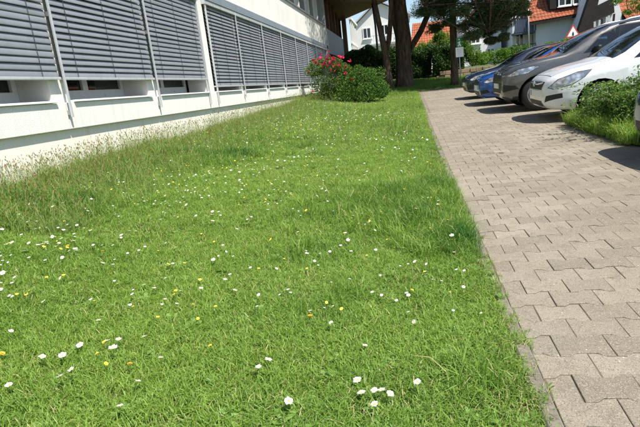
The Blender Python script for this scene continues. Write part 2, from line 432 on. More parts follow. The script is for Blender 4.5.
# pixel size of every block picks the 300 that show largest
def project(P):
    P = np.asarray(P); v = P[:, :1] * _R + P[:, 1:2] * _F - (P[:, 2:3] - EYE) * _D
    return CX + FPX * v[:, 0] / v[:, 2], CY + FPX * v[:, 1] / v[:, 2], v[:, 2]
px, py, dz = project(np.c_[cells, ground_z(cells[:, 0], cells[:, 1])])
vis = (px > -10) & (px < 650) & (py < 440) & (dz > .3)
order = np.argsort(np.where(vis, dz, 1e9)); near_ids = set(order[:300].tolist())
pav_mesh = []
for k in range(6):
    me = np_mesh('paving_stone', paver_verts(.0011, k), PF, M['paver']); pav_mesh.append(me)
ang0 = -math.atan(.0045)
Vs = []; Fs = []; T = []; base = paver_verts()
for k, (x, y) in enumerate(cells):
    z = float(ground_z(x, y)) + rng.normal() * .0016
    rx, ry, rz = math.atan(.02) + rng.normal() * .0055, rng.normal() * .0055, -.00072 * y + rng.normal() * .007
    if k in near_ids:
        o = bpy.data.objects.new('paving_stone', pav_mesh[k % 6]); COL.objects.link(o); o.parent = path
        o.location = (x, y, z); o.rotation_euler = (rx, ry, rz); t = rng.uniform(0, 1); o.color = (t, t, t, 1)
    else:
        if dz[k] < -1: continue
        m = np.array(Euler((rx, ry, rz)).to_matrix())
        Fs.append(PF + len(Vs) * 36); Vs.append(base @ m.T + [x, y, z]); T.append(np.full(len(PF), rng.uniform(0, 1) - 1.0))
me = np_mesh('paving_stones', np.concatenate(Vs), np.concatenate(Fs), M['paver'], tint=np.concatenate(T))
o = put('paving_stones', me, path, kind='stuff'); o.color = (1, 1, 1, 1)

# half blocks close every second course against the kerb
hp = [(-BL / 4 + .002, BP / 2 - BA - .002), (-BL / 4 * .28, BP / 2 - BA - .002), (BL / 4 * .24, BP / 2 + BA - .002), (BL / 4 - .002, BP / 2 + BA - .002)]
hp = hp + [(x, -z) for x, z in reversed(hp)]
hm = MB(); inn = [(x * .86, z * .92) for x, z in hp]; q = len(hp)
hm.add([(x, z, -.045) for x, z in hp] + [(x, z, -.005) for x, z in hp] + [(x, z, 0) for x, z in inn],
       [(k + t * q, (k + 1) % q + t * q, (k + 1) % q + (t + 1) * q, k + (t + 1) * q) for k in range(q) for t in (0, 1)] + [tuple(range(2 * q, 3 * q))])
hme = hm.mesh('paving_stone', M['paver'])
for x, y in halves:
    if y > 14: break
    o = bpy.data.objects.new('half_paving_stone', hme); COL.objects.link(o); o.parent = path
    o.location = (x, y, float(ground_z(x, y)) + rng.normal() * .0015); o.rotation_euler = (math.atan(.02) + rng.normal() * .006, rng.normal() * .006, ang0); t = rng.uniform(0, 1); o.color = (t, t, t, 1)

# ---- kerb: metre-long edging stones
kerb = put('kerb', grid_mesh('kerb', np.array([.37, .43]), np.linspace(-1, PATH_END, 29), lambda x, y: ground_z(x, y) - .06, M['joint']), kind='structure')
def chamfer_bar(w, l, h):
    c = .008
    poly = [(-w / 2, -h), (w / 2, -h), (w / 2, -c), (w / 2 - c, 0), (-w / 2 + c, 0), (-w / 2, -c)]
    return MB().prism(poly, -l / 2, l / 2, 1)
kme = [chamfer_bar(.058, .992, .12).mesh('kerb_stone', M['kerb'])]
for k in range(28):
    y = -.6 + k * 1.0
    if y > PATH_END - .3: break
    o = bpy.data.objects.new('kerb_stone', kme[0]); COL.objects.link(o); o.parent = kerb
    o.location = (float(KERB_X(y)) + .029, y, float(ground_z(0, y)) + .016 + rng.normal() * .003)
    o.rotation_euler = (math.atan(.02) + rng.normal() * .002, rng.normal() * .012, -.00072 * y + rng.normal() * .004)

# ---- verge island with soil between the parked cars
ver = put('verge', grid_mesh('verge', np.linspace(2.66, 9, 24), np.linspace(6.6, 8.98, 14), lambda x, y: ground_z(x, y) + .045 * smooth((x - 2.66) / .2) * smooth((y - 6.6) / .2) * smooth((8.98 - y) / .2) + .004, M['soil']), kind='structure')

# ================================================================ BUILDING
BAY = 2.31; Y0 = 5.55                     # guide posts at Y0 + k*BAY
bld = thing('building', (-4.6, 14, .4), 'long white building with closed grey slatted blinds above the lawn', 'building')
Yn = [Y0 + BAY * k for k in range(-2, 11)]          # .93 ... 28.65
END = 36.4
MB().box(-4.5, -4.055, -1.5, END, -.2, 1.06).build('plinth', M['cream'], bld)
MB().box(-9.5, -4.62, -1.5, END, 1.0, 6.55).build('inner_wall', M['facade_grey'], bld)
PILLAR = (10.12, 10.56)
for k in range(len(Yn) - 1):
    a, b = Yn[k] + .006, Yn[k + 1] - .006
    MB().box(-4.30, -4.0, a, b, 1.062, 1.375).build('spandrel_panel', M['panel_white'], bld, bevel=.006)
MB().box(-4.30, -4.0, Yn[-1] + .006, END, 1.062, 1.375).build('spandrel_panel', M['panel_white'], bld, bevel=.006)
MB().box(-4.42, -4.03, *PILLAR, 1.372, 3.4).build('pillar', M['render_white'], bld, bevel=.006)
win_k = [k for k in range(len(Yn) - 1)]
for k in win_k:
    a, b = Yn[k], Yn[k + 1]
    if b < 1.5: continue
    # pier behind the post at the far end of the bay
    p0, p1 = b - .17, b + .15
    if not (PILLAR[0] - .3 < b < PILLAR[1] + .1):
        MB().box(-4.60, -4.045, p0, p1, 1.37, 3.4).build('pier', M['render_white'], bld, bevel=.005)
    wa, wb = a + .152, b - .172
    if abs(a - 10.17) < .1: wa = PILLAR[1] + .01
    if abs(b - 10.17) < .1: wb = PILLAR[0] - .01
    MB().box(-4.55, -3.965, wa, wb, 1.378, 1.402).build('window_sill', M['sill'], bld, bevel=.004)
    win = MB(); x0, x1 = -4.55, -4.46
    win.box(x0, x1, wa, wb, 1.405, 1.55); win.box(x0, x1, wa, wb, 3.22, 3.34)
    mid = (wa + wb) / 2
    for (u, v) in ((wa, wa + .08), (mid - .06, mid + .06), (wb - .08, wb)): win.box(x0, x1 - .002, u, v, 1.548, 3.225)
    wo_ = win.build('window', M['pvc'], bld, bevel=.005)
    MB().box(-4.52, -4.50, wa + .078, mid - .058, 1.545, 3.23).build('pane', M['glass'], wo_)
    MB().box(-4.52, -4.50, mid + .058, wb - .078, 1.545, 3.23).build('pane', M['glass'], wo_)
    # rivet-like drip holes in the bottom rail
    for t in (.28, .72): MB().lathe([(.012, 0), (.012, .004), (0, .004)], 8, (x1, wa + (wb - wa) * t, 1.47), 'x').build('drain_cap', M['sign_grey'], wo_)

# ---- external venetian blinds
def slat_mesh(length):
    prof = []
    for t in np.linspace(-1, 1, 7):
        u = t * .040; s_ = .0055 * (1 - t * t)
        prof.append((u, s_))
    tilt = math.radians(71); c, s_ = math.cos(tilt), math.sin(tilt)
    # outer edge (+x) down
    pts = [(u * c + h * s_, -u * s_ + h * c) for u, h in prof]
    m = MB(); n = len(pts); vs = []
    for yy in (-length / 2, length / 2):
        vs += [(x, yy, z) for x, z in pts] + [(x - .0012, yy, z - .0012) for x, z in pts]
    fs = []
    for i in range(n - 1):
        fs += [(i, i + 1, i + 1 + 2 * n, i + 2 * n), (i + n, i + n + 2 * n, i + 1 + n + 2 * n, i + 1 + n)]
    fs += [(0, 2 * n, 3 * n, n), (n - 1, 2 * n - 1, 4 * n - 1, 3 * n - 1)]
    m.add(vs, fs); return m.mesh('slat', M['slat'], True)
BX = -4.0
nsl = 0
for k in win_k:
    a, b = Yn[k] + .03, Yn[k + 1] - .03
    if b < 2.5 or k >= len(Yn) - 2: continue
    if abs(Yn[k + 1] - 10.17) < .1: b = PILLAR[0] - .01
    if abs(Yn[k] - 10.17) < .1: a = PILLAR[1] + .006
    zb = 1.64 if b < 10.3 else 1.49
    yc = (a + b) / 2; ln = b - a
    bl = MB().box(BX - .035, BX + .035, a, b, zb, zb + .03).build('blind', M['alu'], bld, bevel=.004)
    sm = slat_mesh(ln); z = zb + .068; tl_ = rng.normal() * .05
    while z < 3.16:
        o = bpy.data.objects.new('slat', sm); COL.objects.link(o); o.parent = bl
        o.location = (BX + rng.normal() * .001, yc, z); o.rotation_euler = (rng.normal() * .0007, tl_ + rng.normal() * .04, 0)
        z += .0745; nsl += 1
    for t in (.13, .5, .87):
        yy = a + ln * t
        MB().tube([(BX + .026, yy, zb + .03), (BX + .026, yy, 3.2)], .0035, 5).build('ladder_cord', M['cord'], bl)
        MB().tube([(BX - .026, yy, zb + .03), (BX - .026, yy, 3.2)], .0035, 5).build('ladder_cord', M['cord'], bl)
# ---- guide posts
for k, yy in enumerate(Yn):
    if yy < 2 or yy > 27: continue
    if abs(yy - 10.17) < .1:
        for q in (PILLAR[0] - .02, PILLAR[1] + .03):
            MB().box(-3.99, -3.955, q - .011, q + .011, 1.14, 3.22).build('guide_post', M['alu'], bld, bevel=.003)
        continue
    wdt = .014 if k < 5 else .010
    p = MB().box(-3.962, -3.938, yy - wdt, yy + wdt, 1.20, 3.24).build('guide_post', M['alu'], bld, bevel=.003)
    for zz in (1.23, 2.35): MB().box(-4.045, -3.966, yy - .011, yy + .011, zz, zz + .05).build('bracket', M['galv'], p)
# ---- blind box, fascia, upper storey
for (a, b) in ((-1.5, 10.15), (10.53, 19.2), (19.21, 27.9)):
    MB().box(-4.32, -3.93, a, b, 3.245, 3.42).build('blind_box', M['box_blue'], bld, bevel=.006)
    MB().box(-4.30, -3.945, a, b, 3.16, 3.243).build('blind_box', M['alu'], bld, bevel=.004)
y = -1.5
while y < 27.8:
    b = min(y + BAY * 2 - .008, 27.9)
    MB().box(-4.35, -4.0, y, b, 3.425, 4.40).build('fascia_panel', M['render_white'], bld, bevel=.005)
    y += BAY * 2
MB().box(-4.40, -3.93, -1.5, 27.9, 4.405, 4.44).build('upper_sill', M['galv'], bld, bevel=.004)
y = -1.5; k = 0
while y < 27.5:
    b = min(y + BAY, 27.9)
    f = MB(); f.box(-4.30, -4.22, y, y + .09, 4.45, 6.1); f.box(-4.30, -4.22, b - .09, b, 4.45, 6.1)
    f.box(-4.30, -4.222, y + .09, b - .09, 4.45, 4.55); f.box(-4.30, -4.222, y + .09, b - .09, 6.0, 6.1)
    fo = f.build('upper_window', M['pvc'], bld, bevel=.005)
    MB().box(-4.28, -4.26, y + .088, b - .088, 4.545, 6.005).build('pane', M['glass'], fo)
    MB().box(-4.22, -4.06, y - .05, y + .05, 4.442, 6.1).build('upper_pier', M['render_white'], bld, bevel=.005)
    y += BAY; k += 1
MB().box(-9.6, -3.4, -1.6, END, 6.11, 6.5).build('eaves', M['brown_soffit'], bld, bevel=.01)
# entrance section at the far end: grey cladding, window strips, timber canopy
for (a, b) in ((27.93, 30.6), (30.62, 33.4), (33.42, END)):
    MB().box(-4.5, -3.98, a, b, 3.05, 4.35).build('cladding_panel', M['facade_grey'], bld, bevel=.006)
    MB().box(-4.5, -4.05, a, b, 1.38, 2.0).build('cladding_panel', M['facade_grey'], bld, bevel=.006)
    for z0, z1 in ((2.002, 3.048), (4.352, 6.1)):
        f = MB(); q = (a + b) / 2
        for u in (a, q - .04, b - .08): f.box(-4.3, -4.1, u, u + .08, z0, z1)
        f.box(-4.3, -4.102, a, b, z0, z0 + .07)
        fo = f.build('window', M['brown_soffit'], bld)
        MB().box(-4.25, -4.22, a, b, z0 + .01, z1 - .01).build('pane', M['glass'], fo)
MB().box(-4.4, -3.93, 27.5, 27.92, .5, 6.1).build('pillar', M['facade_grey'], bld, bevel=.006)
cn = MB(); cn.hexa([(-9, 27.9, 6.0), (-.8, 27.9, 6.3), (-.8, 36.6, 6.5), (-9, 36.6, 4.3), (-9, 27.9, 7.2), (-.8, 27.9, 6.9), (-.8, 36.6, 7.1), (-9, 36.6, 7.2)])
cn.build('canopy', M['brown_soffit'], bld)
MB().box(-4.0, -3.72, END - .4, END, 1.0, 6.0).build('column', M['brown_soffit'], bld, bevel=.01)

# ================================================================ GRASS
def grass_clump(seed, n, hmin, hmax, spread, width, lean, dry=.03):
    g = np.random.default_rng(seed); V = []; F_ = []; T = []
    for i in range(n):
        r = spread * math.sqrt(g.uniform()); a = g.uniform(0, 6.283); b = np.array([r * math.cos(a), r * math.sin(a), -.004])
        h = g.uniform(hmin, hmax); az_ = g.uniform(0, 6.283); ln = abs(g.normal(lean, .3)); d = np.array([math.cos(az_), math.sin(az_), 0])
        s = np.array([-d[1], d[0], 0]); tw = g.uniform(-.8, .8); s = s * math.cos(tw) + d * math.sin(tw)
        w_ = width * g.uniform(.6, 1.25); t = 1.0 if g.uniform() < dry else g.uniform(0, .9)
        o = len(V)
        for q, wq in ((0, .75), (.4, 1.0), (.75, .75)):
            th = ln * q; c = b + d * h * q * math.sin(th) + np.array([0, 0, h * q * math.cos(th * .9)])
            V += [c - s * w_ * wq * .5, c + s * w_ * wq * .5]
        th = ln * 1.15; tip = b + d * h * math.sin(th) + np.array([0, 0, h * math.cos(th)]); V.append(tip); V.append(tip + s * .0006)
        F_ += [(o, o + 1, o + 3, o + 2), (o + 2, o + 3, o + 5, o + 4), (o + 4, o + 5, o + 7, o + 6)]; T += [t] * 3
    return np_mesh('grass_clump', np.array(V), np.array(F_), M['grass'], T)

def herb_clump(seed, n, size, mat):
    """rosette of broad leaves (daisy, clover, plantain)"""
    g = np.random.default_rng(seed); V = []; F_ = []; T = []
    for i in range(n):
        a = 6.283 * i / n + g.normal() * .3; d = np.array([math.cos(a), math.sin(a), 0]); s = np.array([-d[1], d[0], 0])
        L = size * g.uniform(.6, 1.2); w_ = L * g.uniform(.32, .5); el = g.uniform(.25, .9); o = len(V); z0 = g.uniform(0, .015)
        for q, wq in ((.1, .15), (.45, .8), (.75, 1.0), (1.0, .35)):
            c = d * L * q * math.cos(el * q) + np.array([0, 0, z0 + L * q * math.sin(el) * (1.15 - .5 * q)])
            V += [c - s * w_ * wq * .5, c + s * w_ * wq * .5]
        for q in range(3): F_.append((o + 2 * q, o + 2 * q + 1, o + 2 * q + 3, o + 2 * q + 2)); T.append(0)
        T[-3:] = [g.uniform(0, 1)] * 3
    return np_mesh('herb_clump', np.array(V), np.array(F_), mat, T)

PROTO = bpy.data.collections.new('grass_prototypes')
pn = 0
def proto(me):
    global pn
    o = bpy.data.objects.new('proto_%02d' % pn, me); PROTO.objects.link(o); pn += 1
for k in range(8): proto(grass_clump(20 + k, 46, .020, .078, .058, .0034, .85))
for k in range(3): proto(herb_clump(40 + k, 9 + 2 * k, (.030, .040, .052)[k], M['herb']))
for k in range(3): proto(grass_clump(60 + k, 36, .08, .20, .06, .0040, .6, dry=.03))      # lush tufts
for k in range(2): proto(grass_clump(80 + k, 26, .03, .07, .06, .0034, .8, dry=.3))          # dry tufts

def scatter(name, P, rot, scl, idx, tint, parent=None):
    me = bpy.data.meshes.new(name); me.vertices.add(len(P)); me.vertices.foreach_set('co', np.asarray(P, np.float32).ravel())
    for nm, ty, val, key in (('rot', 'FLOAT_VECTOR', rot, 'vector'), ('scl', 'FLOAT', scl, 'value'), ('idx', 'INT', idx, 'value'), ('itint', 'FLOAT', tint, 'value')):
        a = me.attributes.new(nm, ty, 'POINT'); a.data.foreach_set(key, np.asarray(val, np.int32 if ty == 'INT' else np.float32).ravel())
    me.materials.append(M['grass'])
    ng = bpy.data.node_groups.new(name + '_nodes', 'GeometryNodeTree')
    ng.interface.new_socket('Geometry', in_out='INPUT', socket_type='NodeSocketGeometry'); ng.interface.new_socket('Geometry', in_out='OUTPUT', socket_type='NodeSocketGeometry')
    N = ng.nodes; L = ng.links; gi = N.new('NodeGroupInput'); go = N.new('NodeGroupOutput')
    ip = N.new('GeometryNodeInstanceOnPoints'); ci = N.new('GeometryNodeCollectionInfo'); ci.inputs['Collection'].default_value = PROTO
    ci.inputs['Separate Children'].default_value = True; ci.inputs['Reset Children'].default_value = True
    def na(nm, ty):
        q = N.new('GeometryNodeInputNamedAttribute'); q.data_type = ty; q.inputs['Name'].default_value = nm; return q.outputs['Attribute']
    er = N.new('FunctionNodeEulerToRotation'); L.new(na('rot', 'FLOAT_VECTOR'), er.inputs[0])
    L.new(gi.outputs[0], ip.inputs['Points']); L.new(ci.outputs[0], ip.inputs['Instance']); ip.inputs['Pick Instance'].default_value = True
    L.new(na('idx', 'INT'), ip.inputs['Instance Index']); L.new(er.outputs[0], ip.inputs['Rotation']); L.new(na('scl', 'FLOAT'), ip.inputs['Scale'])
    L.new(ip.outputs[0], go.inputs[0])
    o = put(name, me, parent, kind='stuff'); md = o.modifiers.new('scatter', 'NODES'); md.node_group = ng; return o

def vnoise(x, y, s, seed):
    g = np.random.default_rng(seed); k = g.normal(size=(9, 2)) * s; ph = g.uniform(0, 6.28, 9)
    return np.mean([np.sin(x * a[0] + y * a[1] + p) for a, p in zip(k, ph)], axis=0) * 1.6

# lush dark patches where the photograph shows longer grass
LUSH = []
for (qx, qy, rx, ry) in ((395, 203, .5, .5), (430, 222, .40, .30), (455, 245, .28, .35), (380, 198, .35, .3), (205, 160, .55, .45), (235, 158, .4, .4), (40, 213, .5, .22), (80, 208, .35, .2), (440, 195, .25, .6)):
    p = lawn_hit(qx, qy); LUSH.append((p[0], p[1], rx, ry))
def lush_at(x, y):
    v = np.zeros_like(x)
    for a, b, rx, ry in LUSH: v = np.maximum(v, np.exp(-(((x - a) / rx) ** 2 + ((y - b) / ry) ** 2) * 1.1))
    return v
def sample_lawn(y0, y1, dens):
    area = 4.9 * (y1 - y0); n = int(area * dens); x = rng.uniform(-4.3, .60, n); y = rng.uniform(y0, y1, n)
    ok = x < KERB_X(y) + .018 + .026 * vnoise(y, y * 0, 9, 21) + .012 * vnoise(y, y * 0, 40, 22)
    P = np.c_[x, y, np.where(x > KERB_X(y), ground_z(x, y) + .012, lawn_z(x, y))][ok]; px, py, dz = project(P); v = (px > -60) & (px < 700) & (py < 520) & (py > -50) & (dz > .4)
    return P[v]
P = np.concatenate([sample_lawn(.9, 3.2, 1250), sample_lawn(3.2, 5.5, 850), sample_lawn(5.5, 10, 480), sample_lawn(10, 20, 300), sample_lawn(20, 29, 220)])
n = len(P); lush = lush_at(P[:, 0], P[:, 1]); pat = vnoise(P[:, 0], P[:, 1], 2.2, 3); dryn = vnoise(P[:, 0], P[:, 1], 3.5, 5)
u = rng.uniform(0, 1, n)
idx = rng.integers(0, 8, n)
idx = np.where(u < .19 + .10 * pat, 8 + rng.integers(0, 3, n), idx)
idx = np.where((rng.uniform(0, 1, n) < np.clip(lush * .8 * (1 + .7 * vnoise(P[:, 0], P[:, 1], 6, 43)) + .06 * (pat > .45), 0, 1)), 11 + rng.integers(0, 3, n), idx)
idx = np.where((rng.uniform(0, 1, n) < .07 + .26 * np.clip(dryn, 0, 1) + .35 * smooth((P[:, 0] - KERB_X(P[:, 1]) + .16) / .16)) & (lush < .3), 14 + rng.integers(0, 2, n), idx)
dist = np.hypot(P[:, 0], P[:, 1])
scl = rng.uniform(.65, 1.15, n) * (1 + .14 * pat) * (1 + .35 * smooth((dist - 6) / 12))
wallness = smooth((-3.0 - P[:, 0]) / 1.0)
scl *= 1 + .5 * wallness
edge = smooth((P[:, 0] - KERB_X(P[:, 1]) + .09) / .09)
scl *= 1 - .2 * edge
tint = np.clip(.15 + .34 * pat + lush * .6 * (1 + .8 * vnoise(P[:, 0], P[:, 1], 7, 41)) + rng.normal(size=n) * .12 - .12 * wallness, 0, 1)
rot = np.c_[rng.normal(size=n) * .14, rng.normal(size=n) * .14, rng.uniform(0, 6.283, n)]
scatter('grass', P, rot, scl, idx, tint)
# grass along the verge island
nn = 5200; x = rng.uniform(2.62, 5.5, nn); y = rng.uniform(6.55, 9.02, nn)
ok = (rng.uniform(0, 1, nn) < np.exp(-np.clip(x - 2.9, 0, 9) * .9) + .25)
P2 = np.c_[x, y, ground_z(x, y) + .035][ok]; n2 = len(P2)
scatter('verge_grass', P2, np.c_[rng.normal(size=n2) * .2, rng.normal(size=n2) * .2, rng.uniform(0, 6.28, n2)], rng.uniform(.9, 1.7, n2),
        np.where(rng.uniform(0, 1, n2) < .55, 11 + rng.integers(0, 3, n2), rng.integers(0, 8, n2)), np.clip(rng.normal(size=n2) * .2 + .15, 0, 1))
# grass on the bank under the trees
nn = 9000; x = rng.uniform(-4, 9, nn); y = rng.uniform(27.0, 33, nn); P3 = np.c_[x, y, lawn_z(x, y)]
scatter('bank_grass', P3, np.c_[np.zeros(nn), np.zeros(nn), rng.uniform(0, 6.28, nn)], rng.uniform(1.0, 1.8, nn), rng.integers(0, 8, nn), np.clip(rng.normal(size=nn) * .2 + .3, 0, 1))

# weeds in the joints beside the kerb
wy = np.concatenate([rng.uniform(1.6, 9, 26)]); wx = KERB_X(wy) + .061 + .003 * rng.normal(size=26); n4 = 26
scatter('joint_weeds', np.c_[wx, wy, ground_z(wx, wy) - .004], np.c_[rng.normal(size=n4) * .3, rng.normal(size=n4) * .3, rng.uniform(0, 6.28, n4)], rng.uniform(.3, .7, n4), rng.integers(0, 11, n4), rng.uniform(0, .4, n4))

# tall seed-headed stems against the wall
def tall_stems():
    V = []; F_ = []; T = []
    def strip(pts, w_, t):
        o = len(V); a = rng.uniform(0, 6.28); s = np.array([math.cos(a), math.sin(a), 0]) 
        for i, p in enumerate(pts):
            q = w_ * (1 - .6 * i / (len(pts) - 1)); V.append(p - s * q); V.append(p + s * q)
        for i in range(len(pts) - 1): F_.append((o + 2 * i, o + 2 * i + 1, o + 2 * i + 3, o + 2 * i + 2)); T.append(t)
    for _ in range(13000):
        y = 3.3 + 22 * rng.uniform() ** 1.6; x = -4.1 + abs(rng.normal()) * .42
        if rng.uniform() < .2: x = rng.uniform(-4.1, -2.6)
        if y > 8 and rng.uniform() < .35: x = rng.uniform(-4.1, .3)
        z = float(lawn_z(x, y)); h = rng.uniform(.10, .40) * (1.0 if x < -3.6 else .7 if x < -2.6 else .4); ln = rng.normal(size=2) * .22
        p0 = np.array([x, y, z]); p1 = p0 + np.array([ln[0] * h * .4, ln[1] * h * .4, h * .6]); p2 = p0 + np.array([ln[0] * h, ln[1] * h, h])
        strip([p0, p1, p2], .0019, rng.uniform(.2, .59))
        d = (p2 - p1) / np.linalg.norm(p2 - p1); hl = rng.uniform(.015, .04); hw_ = rng.uniform(.004, .0075)
        t = rng.uniform(.62, 1) if rng.uniform() < .6 else rng.uniform(.1, .5)
        for a in (0, 1.57):
            s = np.array([math.cos(a), math.sin(a), 0]); o = len(V)
            V.extend([p2, p2 + d * hl * .5 + s * hw_, p2 + d * hl, p2 + d * hl * .5 - s * hw_]); F_.append((o, o + 1, o + 2, o + 3)); T.append(t)
        for q in range(4):
            L = rng.uniform(.07, .2); a = rng.uniform(0, 6.28); b = p0 + np.array([rng.normal() * .03, rng.normal() * .03, 0]); dd = np.array([math.cos(a), math.sin(a), 0])
            strip([b, b + dd * L * .15 + np.array([0, 0, L * .6]), b + dd * L * .5 + np.array([0, 0, L * .85])], .003, rng.uniform(0, .4))
    return np_mesh('tall_grass', np.array(V), np.array(F_), M['straw'], T)
put('tall_grass', tall_stems(), None, kind='stuff')

# ---- flowers in the lawn
def daisy_mesh(seed, small=False):
    g = np.random.default_rng(seed); m = MB(); n = 15 if not small else 9
    for k in range(n):
        a = 6.283 * k / n + g.normal() * .06; L = g.uniform(.0125, .0155); d = Vector((math.cos(a), math.sin(a), 0)); s = Vector((-d.y, d.x, 0)); w_ = (.0030 if not small else .0034)
        up = g.uniform(0.05, .35)
        m.add([d * .003 - s * w_ * .6, d * .003 + s * w_ * .6, d * L * .8 + s * w_ + Vector((0, 0, L * up)), d * L + Vector((0, 0, L * up * .9)), d * L * .8 - s * w_ + Vector((0, 0, L * up))], [(0, 1, 2, 3, 4)])
    return m.mesh('daisy', M['daisy_white'], True)
dome = [(.0040, 0), (.0035, .0017), (.0018, .003), (.0002, .0033)]
disc_me = MB().lathe(dome, 10, (0, 0, .0006), 'z').mesh('disc', M['yellow'], True)
stem_me = MB().tube([(0, 0, 0), (.002, .001, -.04), (0, .004, -.085)], [.0008, .0009, .001], 5).mesh('stem', M['stem'])
dm = [daisy_mesh(k) for k in range(4)]
def yellow_mesh(mat):
    m = MB()
    for ring, (n, L, up) in enumerate(((12, .010, .15), (9, .007, .5), (6, .004, .9))):
        for k in range(n):
            a = 6.283 * k / n + ring * .3; d = Vector((math.cos(a), math.sin(a), 0)); s = Vector((-d.y, d.x, 0)); w_ = .0022
            m.add([d * .001 - s * w_ * .5, d * .001 + s * w_ * .5, d * L + s * w_ + Vector((0, 0, L * up)), d * L - s * w_ + Vector((0, 0, L * up))], [(0, 1, 2, 3)])
    return m.mesh('yellow_flower', mat)
ym = yellow_mesh(M['yellow']); om = yellow_mesh(M['orange'])
def flower(kind, x, y, label, group, s=1.0):
    me = {'daisy': random.choice(dm), 'yellow_flower': ym, 'orange_flower': om}[kind]
    z = float(lawn_z(x, y)); h = random.uniform(.055, .085)
    if lush_at(np.array([x]), np.array([y]))[0] > .4: h += .05
    o = bpy.data.objects.new(kind, me); COL.objects.link(o)
    o.location = (x, y, z + h); o.rotation_euler = (random.gauss(.0, .28), random.gauss(0, .28), random.uniform(0, 6.28)); o.scale = (s,) * 3
    o['label'] = label; o['category'] = 'flower'; o['group'] = group
    if math.hypot(x, y) < 5.5:
        if kind == 'daisy':
            c = bpy.data.objects.new('disc', disc_me); COL.objects.link(c); c.parent = o
        c = bpy.data.objects.new('stem', stem_me); COL.objects.link(c); c.parent = o
    return o
DAISY_BIG = {(117, 365): 'largest white daisy, in the lower left of the lawn', (66, 369): 'white daisy just right of another in the lower left lawn',
             (46, 371): 'white daisy left of its close neighbour in the lower left lawn', (65, 395): 'lowest white daisy of the lower left group',
             (270, 372): 'white daisy alone in the bottom middle of the lawn', (359, 394): 'white daisy above its neighbour at the bottom, right of middle',
             (363, 407): 'white daisy below its neighbour at the bottom, right of middle', (291, 419): 'white daisy at the bottom edge of the lawn, middle'}
for (a, b), lb in DAISY_BIG.items():
    p = lawn_hit(a, b); flower('daisy', p[0] + .0, p[1], lb, 'daisies in the foreground lawn', 1.35 if (a, b) == (117, 365) else 1.2)
DG, YG, OG = 'white daisies dotted over the lawn', 'yellow flowers dotted over the lawn', 'orange flowers dotted over the lawn'
DL, YL, OL = 'small white daisy among the grass of the lawn', 'small yellow flower among the grass of the lawn', 'small orange hawkweed flower among the lawn grass'
pts = [(82, 358), (121, 352), (75, 389), (140, 398), (15, 345), (333, 335), (367, 357), (375, 410), (385, 408), (392, 413), (378, 420), (262, 380), (126, 424), (14, 402),
       (145, 295), (155, 300), (104, 274), (82, 285), (62, 289), (55, 246), (66, 248), (58, 243), (60, 252), (48, 250), (32, 218), (23, 220), (12, 226), (8, 232), (40, 232), (42, 226),
       (30, 230), (38, 238), (60, 258), (75, 250), (70, 262), (66, 268), (78, 262), (64, 270), (26, 259), (10, 251), (15, 253), (22, 245), (55, 219), (62, 220), (80, 236), (88, 218),
       (92, 240), (133, 243), (100, 235), (345, 243), (350, 250), (340, 232), (375, 240), (352, 228), (372, 232), (318, 204), (366, 168), (214, 270), (236, 302), (228, 292), (310, 265),
       (160, 232), (122, 243), (113, 356), (47, 312), (102, 333), (165, 370), (148, 352), (205, 300), (5, 300), (3, 265), (250, 176), (285, 190), (215, 190), (330, 180), (400, 175)]
for a, b in pts:
    p = lawn_hit(a + random.uniform(-2, 2), b + random.uniform(-1.5, 1.5))
    if -4.1 < p[0] < KERB_X(p[1]) - .03: flower('daisy', p[0], p[1], DL, DG, random.uniform(.85, 1.15))
cnt = 0
while cnt < 205:
    y = 1.6 + 14 * random.random() ** 1.3; x = random.uniform(-3.9, .35)
    if vnoise(np.array([x]), np.array([y]), 1.6, 9)[0] + .35 * (x < -1.2) < random.uniform(-.3, .7): continue
    a, b, d = project(np.array([[x, y, float(lawn_z(x, y))]]))
    if not (0 < a[0] < 640 and b[0] < 425): continue
    flower('daisy', x, y, DL, DG, random.uniform(.75, 1.05) * (1 + .03 * y)); cnt += 1
# the countless smaller blooms farther off, past the ones built singly
fv = []; ff = []; fm = []
gk = np.random.default_rng(77); nf = 0
while nf < 2600:
    y = 2.2 + 20 * gk.uniform() ** 1.15; x = gk.uniform(-4.0, .3)
    if vnoise(np.array([x]), np.array([y]), 1.1, 31)[0] + .55 * (x < -1.3) < gk.uniform(-.3, 1.0): continue
    if y < 4 and gk.uniform() < .5: continue
    s_ = gk.uniform(.006, .0105) * (1 + .035 * y); z = float(lawn_z(x, y)) + gk.uniform(.045, .085) + .04 * (x < -3); o_ = len(fv); tl = gk.normal(size=2) * .25; q = gk.uniform()
    fv.append((x, y, z + .25 * s_))
    for k in range(7): a = 6.283 * k / 7; fv.append((x + s_ * math.cos(a), y + s_ * math.sin(a), z + s_ * (tl[0] * math.cos(a) + tl[1] * math.sin(a))))
    for k in range(7): ff.append((o_, o_ + 1 + k, o_ + 1 + (k + 1) % 7)); fm.append(0 if q < (.85 if y < 6 else .7) else 1)
    nf += 1
put('small_flowers', np_mesh('small_flowers', fv, ff, [M['daisy_white'], M['yellow']], np.zeros(len(ff)), mi=fm), None, kind='stuff')
ypts = [(176, 305), (200, 330), (218, 320), (178, 303), (108, 359), (100, 365), (109, 376), (160, 328), (213, 361), (30, 308), (318, 207), (240, 213), (216, 253), (305, 290), (395, 258), (160, 200), (120, 205), (180, 190), (155, 180), (205, 175), (432, 210), (245, 185), (440, 212)]
for a, b in ypts:
    p = lawn_hit(a, b); flower('yellow_flower', p[0], p[1], YL, YG, random.uniform(.7, .95))
cnt = 0
while cnt < 150:
    y = 2 + 15 * random.random(); x = random.uniform(-3.9, .35)
    a, b, d = project(np.array([[x, y, float(lawn_z(x, y))]]))
    if not (0 < a[0] < 640 and b[0] < 425) or (y < 5.5 and random.random() < .6): continue
    flower('yellow_flower', x, y, YL, YG, random.uniform(.6, .95) * (1 + .03 * y)); cnt += 1
